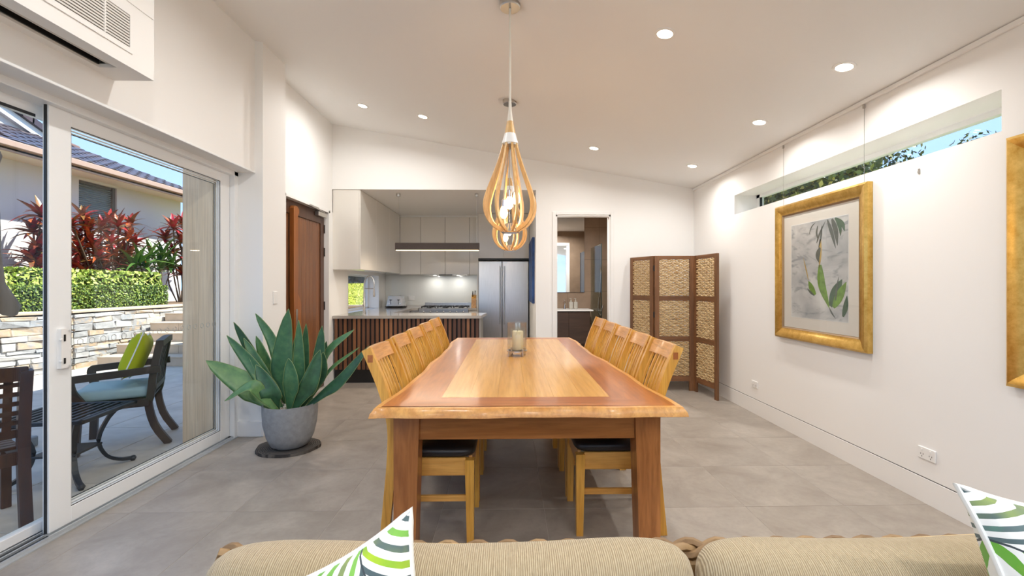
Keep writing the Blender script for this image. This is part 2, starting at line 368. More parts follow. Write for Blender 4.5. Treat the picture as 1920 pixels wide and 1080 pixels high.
def spline(pts, n):
    """Catmull-Rom through points -> n+1 samples"""
    P = [Vector(p) for p in pts]; P = [2 * P[0] - P[1]] + P + [2 * P[-1] - P[-2]]; o = []
    m = len(P) - 3
    for i in range(n + 1):
        t = i / n * m; k = min(int(t), m - 1); t -= k; a, b, c, d = P[k:k + 4]
        o.append(.5 * ((2 * b) + (c - a) * t + (2 * a - 5 * b + 4 * c - d) * t * t + (3 * b - a - 3 * c + d) * t ** 3))
    return o
rect = lambda w, h: [(-w / 2, -h / 2), (w / 2, -h / 2), (w / 2, h / 2), (-w / 2, h / 2)]
def zc(x): return 2.632 + .173 * (2.52 - x)           # sloping ceiling height
XR, YB, XL = 2.52, 6.1, -2.37
# ------------------------------------------------------------------ room shell
fl = MB().bb(-2.52, 2.82, -3.2, 8.9, -.12, -.0015).obj('floor', GROUT); struct(fl)
tm = MB().box((0, 0, -.005), (.5975, .5975, .010), None, .0006).mesh('floor_tile', TILE)
tn = MB().box((0, 0, -.005), (.163, .5975, .010), None, .0006).mesh('floor_tile_cut', TILE)
for j in range(-9, 7):
    for i in range(-4, 4):
        link('floor_tile', tm, fl, loc=(.206 + .6 * i + .3, 2.66 + .6 * j + .3, 0))
    link('floor_tile', tn, fl, loc=(-2.2765, 2.66 + .6 * j + .3, 0))
ce = MB().prism([(-2.6, zc(-2.6)), (2.52, zc(2.52)), (2.84, zc(2.84)), (2.84, zc(2.84) + .1), (-2.6, zc(-2.6) + .1)], 1, -3.2, 6.16).obj('ceiling', CEIL); struct(ce)
ro = MB().prism([(-3.4, zc(-3.4) + .12), (3.5, zc(3.5) + .12), (3.5, zc(3.5) + .3), (-3.4, zc(-3.4) + .3)], 1, -3.5, 9.3).obj('roof', plain('roof_sheet', srgb(210, 210, 208), .5)); struct(ro)
# right wall with the long slot window
SY0, SY1, SZ0, SZ1 = 2.257, 4.995, 2.108, 2.322
wr = MB(); zt = zc(XR) + .02
wr.bb(XR, XR + .32, -3.2, 8.9, -.1, SZ0).bb(XR, XR + .32, -3.2, SY0, SZ0, SZ1).bb(XR, XR + .32, SY1, 8.9, SZ0, SZ1).bb(XR, XR + .32, -3.2, 8.9, SZ1, zt)
struct(wr.obj('wall_right', WHITE))
w1 = structE('window_1')
g = MB().bb(XR + .27, XR + .275, SY0, SY1, SZ0, SZ1).obj('pane', GLASS, w1)
fr = MB().bb(XR + .25, XR + .30, SY1 - .06, SY1, SZ0, SZ1).bb(XR + .25, XR + .30, SY0, SY0 + .05, SZ0, SZ1)
fr.bb(XR + .25, XR + .30, SY0, SY1, SZ1 - .035, SZ1).bb(XR + .25, XR + .30, SY0, SY1, SZ0, SZ0 + .012).obj('window_frame', ALU, w1)
MB().bb(XR + .252, XR + .272, SY1 - .075, SY1 - .06, SZ0, SZ1).obj('gasket', ALUD, w1)
struct(MB().bb(XR - .006, XR, -3.2, YB, 0, .150, .001).obj('baseboard_right', TRIMW))
struct(MB().bb(XR - .0015, XR, -3.2, YB, .150, .1555).obj('groove_shade_strip', plain('groove_shade_grey', srgb(96, 94, 92), .9)))  # dark grey strip painted in place of the shade in a recessed groove
struct(MB().bb(XR - .02, XR, -3.2, YB, zc(XR) - .032, zc(XR) - .002, .003).obj('trim_2', TRIMW))     # picture rail
# back wall: kitchen opening and bathroom doorway
KX, KZ = .364, 2.605
DX0, DX1, DZ = .632, 1.378, 2.272
wb = MB()
wb.prism([(XL - .2, KZ), (KX, KZ), (KX, zc(KX) + .03), (XL - .2, zc(XL - .2) + .03)], 1, YB, YB + .12)
wb.prism([(KX, 0), (DX0, 0), (DX0, DZ), (DX1, DZ), (DX1, 0), (XR + .3, 0), (XR + .3, zc(XR + .3) + .03), (KX, zc(KX) + .03)], 1, YB, YB + .12)
struct(wb.obj('wall_back', WHITE))
ar = MB(); q = .045
ar.bb(DX0 - q, DX0, YB - .014, YB, 0, DZ + q, .002).bb(DX1, DX1 + q, YB - .014, YB, 0, DZ + q, .002).bb(DX0, DX1, YB - .014, YB, DZ, DZ + q, .002)
ar.bb(DX0, DX0 + .02, YB, YB + .12, 0, DZ).bb(DX1 - .02, DX1, YB, YB + .12, 0, DZ).bb(DX0, DX1, YB, YB + .12, DZ - .02, DZ)
struct(ar.obj('trim_3', TRIMW))
struct(MB().bb(DX1 + q, XR - .016, YB - .016, YB, 0, .135, .003).obj('baseboard_back', TRIMW))
# left side: upper wall, pier, entry wall
struct(MB().prism([(-2.22, 2.30), (-2.22, zc(-2.22) + .03), (-2.62, zc(-2.62) + .03), (-2.62, 2.30)], 1, -3.2, 3.985).obj('wall_left', WHITE))
struct(MB().prism([(-2.15, 0), (-2.15, zc(-2.15) + .03), (-2.62, zc(-2.62) + .03), (-2.62, 0)], 1, 3.985, 4.385).obj('wall_left_pier', WHITE))
struct(MB().bb(-2.376, -2.15, 3.97, 3.985, 0, .135, .003).bb(-2.15, -2.135, 3.97, 4.39, 0, .135, .003).obj('baseboard_left_pier', TRIMW))
EY0, EY1, EZ = 4.78, 5.995, 2.295
we = MB().bb(-2.62, XL, 4.385, EY0, 0, EZ).bb(-2.62, XL, EY1, 6.22, 0, EZ).bb(-2.62, XL, 4.385, YB, EZ, zc(XL) + .03)
struct(we.obj('wall_left_entry', WHITE))
fr = MB().bb(XL - .15, XL + .012, EY0, EY0 + .04, 0, EZ).bb(XL - .15, XL + .012, EY1 - .04, EY1, 0, EZ).bb(XL - .15, XL + .012, EY0, EY1, EZ - .03, EZ)
struct(fr.obj('trim_4', TRIMW))
# air-conditioning bulkhead box on the upper left wall
bh = MB(); z0 = 2.47
bh.bb(-2.225, -2.19, -3.2, 2.585, z0, zc(-2.2) + .02)
bh.bb(-2.04, -2.0, -3.2, 2.585, z0, 2.806).bb(-2.045, -2.006, -3.2, 2.585, 2.806, 2.812).bb(-2.04, -2.0, -3.2, 2.585, 2.812, zc(-2.0) + .01)
bh.bb(-2.19, -2.04, 2.545, 2.585, z0 + .02, zc(-2.0) + .02)
bh.bb(-2.19, -2.165, -3.2, 2.585, z0, z0 + .02).bb(-2.075, -2.04, -3.2, 2.585, z0, z0 + .02).bb(-2.165, -2.075, 2.43, 2.585, z0, z0 + .02)
bo = bh.obj('wall_left_bulkhead', WHITE); struct(bo)
dv = thing('slot_diffuser', 'long black slot air diffuser in underside of the white ceiling bulkhead', 'vent', (-2.12, 1.0, z0 + .012))
MB().bb(-.043, .043, -3, 1.42, .03, .04).obj('backing', BLACK, dv)
for x in (-.04, .04): MB().bb(x - .004, x + .004, -3, 1.42, .0, .035).obj('rail', BLACK, dv)
MB().bb(.005, .02, -3, 1.42, .002, .03).obj('blade', NICKEL, dv)
gv = thing('air_grille', 'white louvred return air grille on the bulkhead above the sliding door', 'vent', (-1.998, 1.6, 2.575))
MB().bb(-.001, .004, -.7, .817, -.032, -.005).bb(-.001, .004, -.7, .817, .165, .19).bb(-.001, .004, .817, .835, -.032, .19).bb(-.001, .0065, .665, .673, -.005, .165).obj('frame', WHITE, gv)
MB().bb(-.0012, -.0002, -.7, .817, -.005, .165).obj('backing', plain('grille_shadow', srgb(128, 124, 118), .8), gv)
for k in range(11):
    MB().box((.003, .06, .005 + k * .015), (.007, 1.5, .0075), roty(R(20))).obj('slat', WHITE, gv)
# rear facade: unseen end behind the viewer, left open full height to admit daylight
struct(MB().bb(-2.62, -2.45, -3.2, -3.05, 0, 3.4).bb(-.05, .05, -3.2, -3.1, 0, 3.05).obj('wall_rear', WHITE))
# sliding glass door
d1 = structE('door_1')
XS = -2.40
def frm(y0, y1, z0, z1, x0=XS - .034, x1=XS, st=.12, rt=.075, rb=.085, st2=None):
    m = MB(); st2 = st2 or st
    m.bb(x0, x1, y0, y0 + st, z0, z1, .002).bb(x0, x1, y1 - st2, y1, z0, z1, .002).bb(x0, x1, y0 + st, y1 - st2, z0, z0 + rb, .002).bb(x0, x1, y0 + st, y1 - st2, z1 - rt, z1, .002)
    return m
frm(2.405, 3.925, .022, 2.262).obj('sash', ALU, d1)
bd = MB()
for k, e in enumerate((.0, .012, .024)):
    yy0, yy1, za, zb, x = 2.525 + e, 3.805 - e, .107 + e, 2.187 - e, XS - .006 - .011 * k
    bd.bb(x - .01, x, yy0, yy0 + .006, za, zb).bb(x - .01, x, yy1 - .006, yy1, za, zb).bb(x - .01, x, yy0, yy1, za, za + .006).bb(x - .01, x, yy0, yy1, zb - .006, zb)
bd.obj('glazing_bead', ALU, d1)
gk = MB()
for e, x in ((.0, XS - .004), (.03, XS - .03)):
    yy0, yy1, za, zb = 2.525 + e, 3.805 - e, .107 + e, 2.187 - e
    gk.bb(x - .004, x, yy1 - .005, yy1, za, zb).bb(x - .004, x, yy0, yy1, za - .0, za + .004).bb(x - .004, x, yy0, yy1, zb - .004, zb).bb(x - .004, x, yy0, yy0 + .003, za, zb)
gk.bb(XS - .022, XS - .010, 2.399, 2.405, .022, 2.262).obj('gasket', ALUD, d1)
MB().bb(XS - .028, XS - .022, 2.525, 3.805, .107, 2.187).obj('pane', GLASS, d1)
frm(-1.6, 2.535, .022, 2.262, XS - .115, XS - .07, .10, .06, .05, .03).obj('fixed_sash', ALU, d1)
MB().bb(XS - .095, XS - .089, -1.5, 2.505, .072, 2.202).obj('pane', GLASS, d1)
MB().bb(XS - .068, XS - .064, -1.6, 2.4, 2.195, 2.21).obj('gasket', ALUD, d1)
tr = MB().bb(-2.52, -2.352, -3.0, 3.985, -.02, .008)
for x in (-2.375, -2.415, -2.455, -2.495): tr.bb(x - .004, x + .004, -3.0, 3.985, .008, .022)
tr.obj('track', ALUS, d1)
MB().bb(-2.443, -2.428, -3.0, 2.4, .0085, .018).bb(-2.405, -2.39, -3, 2.4, .0085, .014).obj('track_shadow_gap', ALUD, d1)
hd = MB().bb(-2.52, -2.36, -3.0, 3.985, 2.262, 2.33, .003).bb(-2.36, -2.30, -3.0, 3.985, 2.30, 2.335, .003)
hd.bb(-2.222, -2.212, -3.0, 3.985, 2.295, 2.31, .002)
hd.obj('head_frame', ALU, d1)
MB().bb(-2.52, -2.36, 3.93, 3.985, 0, 2.30, .003).obj('jamb', ALU, d1)
MB().bb(-2.42, -2.385, 3.925, 3.932, .0, .02).obj('guide_block', ALUD, d1)
hn = MB().prism([(2.447, .875), (2.487, .875), (2.495, .90), (2.502, .98), (2.495, 1.06), (2.487, 1.085), (2.447, 1.085)], 0, XS, XS + .022).obj('handle', TRIMW, d1)
MB().bb(XS + .022, XS + .026, 2.46, 2.468, .90, .93).bb(XS + .022, XS + .026, 2.46, 2.468, 1.02, 1.055).obj('lock_slot', BLACK, hn)
for z in (.915, 1.03): MB().box((XS + .024, 2.442, z), (.014, .012, .012), None, .003).obj('latch', TRIMW, hn)
for z in (.885, 1.075): MB().box((XS + .02, 2.50, z), (.03, .026, .008), None, .002).obj('bracket', CHROME, hn)
MB().lathe([(.009, 0), (.009, .006), (.004, .008)], 14, (XS, 2.517, .985), roty(R(90))).obj('key_cylinder', NICKEL, hn)
hx = MB()
for k in range(17):
    y = 2.60 + k * .072; c = Vector((XS - .0215, y, 1.0))
    pts = [c + Vector((0, .019 * math.cos(a * PI / 3 + .52), .019 * math.sin(a * PI / 3 + .52))) for a in range(6)]
    hx.tube(pts, .0017, 4, (1, 0, 0), True)
hx.obj('safety_dot_strip', plain('frosted_sticker', srgb(168, 168, 162), .7), d1)
# timber entry door
d2 = structE('door_2')
x0, x1 = XL - .10, XL - .05; ya, yb, zt = EY0 + .043, EY1 - .043, EZ - .033
MB().bb(x0, x1, ya, ya + .115, .006, zt, .002).bb(x0, x1, yb - .1, yb, .006, zt, .002).bb(x0, x1, ya + .115, yb - .1, zt - .15, zt, .002).bb(x0, x1, ya + .115, yb - .1, .006, .16, .002).obj('door_frame', DOORF, d2)
nb = 9; wy = (yb - .1 - ya - .115) / nb
bmz = MB().box((0, 0, 0), (.03, wy - .004, zt - .31), None, .003).mesh('board', DOORP)
for k in range(nb): link('board', bmz, d2, loc=((x0 + x1) / 2 - .004, ya + .115 + wy * (k + .5), (.16 + zt - .15) / 2))
MB().bb(x0 + .004, x0 + .012, ya + .1, yb - .09, .1, zt - .1).obj('backing', DOORF, d2)
pl = MB().prism([(5.06, .35), (5.12, .30), (5.19, .35), (5.19, 1.10), (5.17, 1.16), (5.12, 1.22), (5.12, 2.10), (5.145, 2.13), (5.145, 2.17), (5.11, 2.20), (5.04, 2.20), (5.02, 2.17), (5.02, 1.30), (5.03, .95), (5.04, .6)], 0, x1 + .004, x1 + .05).obj('pull_handle', PULL, d2)
MB().bb(x1 + .05, x1 + .058, 5.065, 5.10, .45, 1.05, .003).obj('finger_recess', NICKEL, pl)
for z in (.35, 1.05, 1.75, 2.05): MB().lathe([(.009, -.055), (.009, .055)], 10, (x1 + .004, yb + .004, z)).obj('hinge', BLACK, d2)
cl = MB().box((x1 + .03, 5.79, 2.215), (.05, .26, .055), None, .004).obj('door_closer', NICKEL, d2)
MB().sweep([(x1 + .05, 5.82, 2.247), (x1 + .07, 5.60, 2.252), (x1 + .07, 5.42, 2.255)], rect(.02, .008)).bb(x1 + .04, x1 + .075, 5.38, 5.62, 2.258, 2.275).obj('closer_arm', NICKEL, cl)
# ------------------------------------------------------------------ kitchen shell
kx = MB().bb(-2.62, XL, 6.22, 6.70, 0, KZ).bb(-2.62, XL, 6.70, 8.28, 0, .90).bb(-2.62, XL, 6.70, 8.28, 1.505, KZ).bb(-2.62, XL, 8.28, 8.9, 0, KZ)
struct(kx.obj('wall_kitchen_left', WHITE))
w2 = structE('window_2')
MB().bb(-2.585, -2.58, 6.70, 8.28, .90, 1.505).obj('pane', GLASS, w2)
MB().bb(-2.61, -2.56, 6.70, 6.74, .90, 1.505).bb(-2.61, -2.56, 8.23, 8.28, .90, 1.505).bb(-2.61, -2.56, 6.70, 8.28, 1.465, 1.505).bb(-2.61, -2.56, 6.70, 8.28, .90, .93).obj('window_frame', TRIMW, w2)
MB().bb(-2.56, XL, 8.262, 8.28, .905, 1.50).bb(-2.56, XL, 6.70, 8.28, 1.487, 1.505).obj('reveal_lining', TRIMW, w2)
struct(MB().bb(-2.62, KX + .12, 8.70, 8.9, 0, KZ + .1).obj('wall_kitchen_back', WHITE))
struct(MB().bb(KX, KX + .12, YB + .12, 8.7, 0, KZ + .1).obj('wall_kitchen_right', WHITE))
struct(MB().bb(-2.62, KX, YB + .12, 8.7, KZ, KZ + .08).obj('ceiling_kitchen', CEIL))
sp = tag(MB().bb(-2.365, -.57, 8.690, 8.698, .935, 1.515).obj('splashback', SPLASH), 'pale glass splashback behind the stainless cooktop', 'splashback')
# upper cabinets
def cab(name, label, loc, dims, n, axis, mat=GLOSSW, gap=.004, group='gloss white kitchen wall cabinets'):
    t = thing(name, label, 'cabinet', loc, 0, group); x, y, z = dims
    MB().bb(0, x, 0, y, 0, z).obj('body', mat, t)
    L = x if axis == 'x' else y
    for k in range(n):
        a, b = L * k / n + gap / 2, L * (k + 1) / n - gap / 2
        if axis == 'x': MB().bb(a, b, -.02, -.001, .002, z - .002, .0015).obj('door', mat, t)
        else: MB().bb(x + .001, x + .02, a, b, .002, z - .002, .0015).obj('door', mat, t)
    return t
cab('wall_cabinet', 'gloss white overhead cabinet run on kitchen left wall above the window', (XL, YB + .015, 1.53), (.35, 2.20, KZ - 1.532), 3, 'y')
ws = [(-2.0, -1.626), (-1.622, -1.18), (-1.176, -.73), (-.726, -.575)]
for (a, b), lb in zip(ws, ('leftmost gloss white cabinet above the splashback, next to the corner', 'second gloss white cabinet from the corner above the splashback', 'third gloss white cabinet from the corner above the cooktop', 'narrow gloss white cabinet beside the fridge housing')):
    cab('wall_cabinet', lb, (a, 8.345, 1.515), (b - a, .34, 2.572 - 1.515), 1, 'x', gap=.001)
struct(MB().bb(-2.02, -.575, 8.35, 8.69, 2.573, KZ).obj('trim_5', WHITE))
t = thing('fridge_housing', 'white tall cabinet surround with two doors above the fridge', 'cabinet', (-.572, 8.10, 0))
MB().bb(0, .02, -.02, .58, 0, KZ - .002).obj('side_panel', GLOSSW, t); MB().bb(.02, .93, 0, .58, 1.80, KZ - .002).obj('body', GLOSSW, t)
for a, b in ((.023, .473), (.477, .928)): MB().bb(a, b, -.022, -.001, 1.80, KZ - .01, .0015).obj('door', GLOSSW, t)
MB().bb(.02, .93, .01, .05, 1.765, 1.80).obj('shadow_gap', BLACK, t)
# fridge
t = thing('refrigerator', 'stainless steel side-by-side fridge with two long bar handles', 'fridge', (-.10, 8.08, 0))
MB().bb(-.445, .445, .04, .60, .02, 1.745).obj('body', plain('fridge_side', (.12, .12, .12), .5), t)
for a, b in ((-.445, -.028), (-.022, .445)): MB().bb(a, b, -.02, .035, .06, 1.745, .006, 2).obj('door', STEEL, t)
for x in (-.062, .012):
    h = MB().lathe([(.011, .62), (.011, 1.66)], 12, (x, -.06, 0)).obj('handle', STEEL, t, 30)
    for z in (.70, 1.58): MB().bb(x - .007, x + .007, -.06, -.02, z - .012, z + .012).obj('standoff', STEEL, h)
for x in (-.4, .4): MB().bb(x - .03, x + .03, .05, .11, 0, .02).obj('foot', BLACK, t)
MB().bb(-.445, .445, .0, .04, .02, .058).obj('plinth', BLACK, t)
# range cooker
t = thing('range_cooker', 'stainless range cooker with black cast burners against the splashback', 'cooker', (-1.166, 8.06, 0))
MB().bb(-.44, .44, .0, .60, .10, .905, .004).obj('body', STEEL, t)
MB().bb(-.44, .44, -.02, .0, .78, .895, .004).obj('control_panel', STEEL, t)
for k in range(7): MB().lathe([(.014, 0), (.013, .016), (.004, .018)], 12, (-.35 + k * .117, -.02, .845), rotx(R(90))).obj('knob', NICKEL, t)
MB().bb(-.41, .41, -.015, .0, .14, .76, .004).obj('oven_door', STEEL, t); MB().bb(-.44, .44, .58, .61, .90, .985, .003).obj('backguard', STEEL, t)
for x in (-.29, 0, .29):
    b = MB(); 
    for dy in (.12, .28, .44): b.bb(x - .13, x + .13, dy - .006, dy + .006, .925, .938)
    for dx in (-.12, -.04, .04, .12): b.bb(x + dx - .006, x + dx + .006, .08, .5, .925, .938)
    for dx in (-.12, .12):
        for dy in (.12, .44): b.bb(x + dx - .008, x + dx + .008, dy - .008, dy + .008, .906, .926)
    b.obj('trivet', BLACK, t)
    for dy in (.18, .40): MB().lathe([(.045, .906), (.045, .918), (.02, .922)], 16, (x, dy, 0)).obj('burner', BLACK, t)
MB().bb(-.43, .43, .03, .55, 0, .10).obj('plinth', BLACK, t)
# base cabinets and bench tops
t = thing('base_cabinet', 'white base cabinet between cooker and corner at the kitchen back', 'cabinet', (-2.36, 8.06, 0)); MB().bb(0, .745, .02, .62, .1, .868).obj('body', GLOSSW, t)
MB().bb(.36, .74, 0, .018, .105, .82, .002).obj('door', GLOSSW, t); MB().bb(.36, .74, .003, .018, .83, .866).obj('finger_rail', NICKEL, t); MB().bb(0, .745, .08, .6, 0, .1).obj('plinth', BLACK, t)
t = thing('base_cabinet', 'narrow white base cabinet between cooker and fridge', 'cabinet', (-.723, 8.06, 0)); MB().bb(0, .148, .02, .62, .1, .868).obj('body', GLOSSW, t)
MB().bb(.002, .146, 0, .018, .105, .82, .002).obj('door', GLOSSW, t); MB().bb(0, .148, .08, .6, 0, .1).obj('plinth', BLACK, t)
tag(MB().bb(-.723, -.575, 8.04, 8.688, .87, .905, .002).obj('bench_top', CTOP), 'short pale bench top under the knife block', 'bench top')
t = thing('base_cabinet', 'white base cabinet run under the kitchen window', 'cabinet', (-2.36, 6.80, 0)); MB().bb(0, .60, 0, 1.24, .1, .868).obj('body', GLOSSW, t)
for k in range(2): MB().bb(.601, .618, .62 * k + .002, .62 * k + .618, .105, .82, .002).obj('door', GLOSSW, t)
MB().bb(0, .54, 0, 1.24, 0, .1).obj('plinth', BLACK, t)
isl = thing('kitchen_island', 'kitchen bench clad in vertical brown timber slats with black kickboard', 'island', (-2.35, 6.11, 0))
MB().bb(0, 1.945, .025, .62, .18, .868).obj('body', plain('island_black_backing', (.02, .018, .018), .7), isl)
MB().bb(0, 1.945, .03, .6, 0, .18).obj('kickboard', BLACK, isl)
MB().bb(1.9455, 1.965, .0, .62, 0, .868).obj('end_panel', plain('grey_end_panel', srgb(150, 146, 140), .4), isl)
sm = MB().box((0, 0, 0), (.038, .022, .686), None, .002).mesh('slat', SLATW)
for k in range(32): link('slat', sm, isl, loc=(.024 + k * .0611, .012, .525))
tag(MB().prism([(-2.362, 6.09), (-.375, 6.09), (-.33, 6.73), (-1.73, 6.75), (-1.73, 8.035), (-1.615, 8.035), (-1.615, 8.686), (-2.362, 8.686)], 2, .87, .908).obj('bench_top', CTOP), 'U-shaped pale polished bench top over the slatted island and sink run', 'bench top')
t = thing('kitchen_tap', 'tall steel gooseneck spring tap on the bench by the kitchen window', 'tap', (-2.11, 6.62, .908))
MB().lathe([(.026, 0), (.026, .02), (.018, .03), (.018, .16), (.014, .17), (.014, .30)], 16).obj('body', NICKEL, t, 30)
MB().tube(spline([(0, 0, .29), (0, 0, .42), (.02, 0, .50), (.075, 0, .545), (.125, 0, .50), (.142, 0, .42), (.142, 0, .34)], 26), .011, 8, (0, 1, 0)).obj('hose', STEEL, t, 60)
MB().lathe([(.014, 0), (.017, .02), (.013, .11)], 12, (.142, 0, .24)).obj('spray_head', NICKEL, t, 30)
MB().bb(0, .142, -.006, .006, .355, .368).obj('hose_holder', NICKEL, t); MB().tube([(0, -.01, .10), (.0, -.07, .13)], .007).obj('lever', NICKEL, t)
# toaster, tray, knife block
t = thing('tray', 'black oval tray on the bench under the silver toaster', 'tray', (-2.08, 8.36, .9085))
MB().lathe([(.10, 0), (.185, .004), (.205, .018), (.20, .020), (.18, .009), (.0, .008)], 32).obj('dish', BLACK, t, 40)
t = thing('toaster', 'silver four-slice toaster on a black tray in the kitchen corner', 'toaster', (-2.08, 8.36, .929))
MB().prism([(-.15, .01), (.15, .01), (.145, .05), (.115, .185), (.10, .195), (-.10, .195), (-.115, .185), (-.145, .05)], 1, -.12, .12).obj('body', plain('toaster_silver', (.7, .71, .72), .22, .9), t)
for x in (-.07, .07):
    MB().bb(x - .022, x + .022, -.14, -.12, .115, .128, .003).obj('lever', BLACK, t); MB().bb(x - .004, x + .004, -.122, -.1195, .04, .13).obj('lever_slot', BLACK, t)
    MB().lathe([(.016, 0), (.015, .014), (.0, .016)], 14, (x + (.03 if x > 0 else -.03), -.12, .05), rotx(R(90))).obj('dial', CHROME, t)
    for dx in (-.02, .02): MB().bb(x + dx - .01, x + dx + .01, -.09, .09, .195, .1962).obj('slot', BLACK, t)
for x in (-.12, .12): MB().bb(x - .02, x + .02, -.1, .1, 0, .011).obj('foot', BLACK, t)
t = thing('knife_block', 'wooden knife block with dark-handled knives beside the fridge', 'knife block', (-.652, 8.40, .9055))
MB().prism([(-.09, 0), (.07, 0), (.09, .17), (.0, .235), (-.07, .17)], 0, -.042, .042).obj('block', INLAY, t)
for k, (x, y) in enumerate(((-.02, -.05), (.02, -.03), (-.02, .0), (.02, .02))): MB().box((x, y, .235 + .012 * k), (.016, .02, .09), rotx(R(25)), .004).obj('knife_handle', BLACK if k != 1 else STEEL, t)
# outlet on splashback and linear pendant lamp
t = thing('power_outlet', 'white double power point on the splashback behind the toaster', 'outlet', (-1.87, 8.689, 1.07)); MB().bb(-.06, .06, -.008, 0, -.04, .04, .003).obj('plate', TRIMW, t)
for x in (-.03, .03): MB().bb(x - .006, x + .006, -.011, -.008, .012, .026).obj('rocker', TRIMW, t)
t = thing('linear_pendant', 'dark timber bar pendant lamp hanging over the kitchen island', 'pendant lamp', (-1.0, 6.376, 0))
MB().bb(-.595, .58, -.035, .035, 1.812, 1.912, .002).obj('bar', DARKP, t); MB().bb(-.585, .57, -.028, .028, 1.806, 1.8115).obj('light_strip', emit('warm_strip', (1, .72, .4), 1.6), t)
ld = bpy.data.lights.new('bar_lamp', 'AREA'); ld.shape = 'RECTANGLE'; ld.size = 1.14; ld.size_y = .05; ld.energy = 5; ld.color = (1, .84, .66)
o = bpy.data.objects.new('bar_lamp', ld); COL.objects.link(o); o.parent = t; o.location = (0, 0, 1.80)
for x in (-.555, .54):
    MB().lathe([(.025, KZ - .04), (.028, KZ - .015), (.028, KZ - .001)], 16, (x, 0, 0)).obj('ceiling_rose', NICKEL, t); MB().tube([(x, 0, 1.91), (x, 0, KZ - .03)], .0012, 5, (1, 0, 0)).obj('cable', NICKEL, t)
# blue canvas on the kitchen side wall
t = thing('canvas_painting', 'blue edged canvas hanging on the side wall beside the fridge', 'painting', (KX - .001, 6.95, 1.53))
MB().bb(-.035, 0, -.55, .55, -.47, .47, .002).obj('canvas', plain('blue_canvas', srgb(40, 74, 130), .6, var=.5, bscale=5), t)
# ------------------------------------------------------------------ bathroom
struct(MB().bb(KX + .13, XR, 8.45, 8.6, 0, KZ + .1).obj('wall_bathroom_back', BTILE))
struct(MB().bb(KX + .121, KX + .135, YB + .121, 8.45, 0, KZ).obj('wall_bathroom_left', BTILE))
struct(MB().bb(2.46, XR - .001, YB + .121, 8.45, 0, KZ).obj('wall_bathroom_right', BTILE))
struct(MB().bb(KX + .12, XR, YB + .12, 8.6, 2.59, 2.68).obj('ceiling_bathroom', CEIL))
struct(MB().bb(KX + .135, DX0 - .05, YB + .12, YB + .13, 0, 2.59).bb(DX1 + .05, 2.46, YB + .12, YB + .13, 0, 2.59).bb(DX0 - .05, DX1 + .05, YB + .12, YB + .13, DZ + .05, 2.59).obj('wall_bathroom_front', BTILE))
jt = MB()
for z in (.6, 1.2, 1.8, 2.4): jt.bb(KX + .14, 2.46, 8.4485, 8.4502, z - .0015, z + .0015)
for x in (1.1, 1.7, 2.3): jt.bb(x - .0015, x + .0015, 8.4485, 8.4502, 0, 2.59)
struct(jt.obj('trim_6', plain('dark_grout', srgb(84, 70, 58), .8)))
t = thing('vanity', 'dark timber bathroom vanity with thin white top', 'vanity', (.50, 7.93, 0))
MB().bb(0, .93, .02, .51, .28, .858).obj('body', VANW, t)
for a, b in ((.005, .55), (.555, .925)): MB().bb(a, b, 0, .019, .285, .85, .002).obj('door', VANW, t)
MB().bb(-.0, .985, -.02, .515, .86, .883, .003).obj('top', plain('white_stone_top', srgb(236, 234, 230), .25), t)
MB().bb(.1, .8, .2, .5, 0, .28).obj('support', BTILE, t)
t = thing('mirror', 'tall frameless mirror above the bathroom vanity', 'mirror', (.62, 8.43, 1.19)); MB().bb(0, .785, 0, .018, 0, 1.395).obj('glass', MIRROR, t); MB().bb(.785, .79, 0, .018, 0, 1.395).bb(0, .79, 0, .018, -.004, 0).obj('edge', CHROME, t)
t = thing('basin_tap', 'small chrome basin tap on the bathroom vanity', 'tap', (1.02, 8.28, .884)); MB().lathe([(.022, 0), (.02, .02), (.016, .1), (.018, .13), (.0, .14)], 14).obj('body', CHROME, t, 30); MB().box((0, -.05, .09), (.018, .1, .016), None, .004).obj('spout', CHROME, t); MB().tube([(0, 0, .14), (0, .01, .17)], .006).obj('lever', CHROME, t)
for x, lb in ((1.13, 'left of two grey soap bottles on the bathroom vanity'), (1.215, 'right of two grey soap bottles on the bathroom vanity')):
    t = thing('soap_bottle', lb, 'bottle', (x, 8.22, .884), 0, 'soap bottles on the vanity'); MB().box((0, 0, .065), (.07, .05, .13), None, .008, 2).obj('body', plain('grey_bottle', srgb(176, 172, 162), .5), t); MB().lathe([(.014, .13), (.014, .155), (.006, .16), (.006, .185), (.012, .187), (.012, .195)], 12).bb(-.03, .008, -.005, .005, .187, .195).obj('pump', plain('pump_grey', srgb(186, 182, 172), .5), t)
t = thing('shower_screen', 'frameless clear glass shower screen inside the bathroom', 'shower screen', (1.51, 7.35, 0)); MB().bb(-.004, .004, 0, .95, .01, 2.0).obj('pane', glass('smoky_glass', (.78, .82, .80), .03, .15), t); MB().bb(-.006, .006, -.006, .0, .0, 2.0).obj('edge', plain('glass_edge_dark', (.02, .035, .03), .2), t)
t = thing('shower_hose', 'pale curved shower hose on the bathroom right side', 'hose', (1.66, 7.6, 0)); MB().tube(spline([(.06, .84, 1.6), (.03, .8, 1.2), (.0, .78, .9), (.05, .82, .75), (.1, .84, .95)], 20), .01, 8, (0, 1, 0)).obj('hose', CHROME, t, 60)
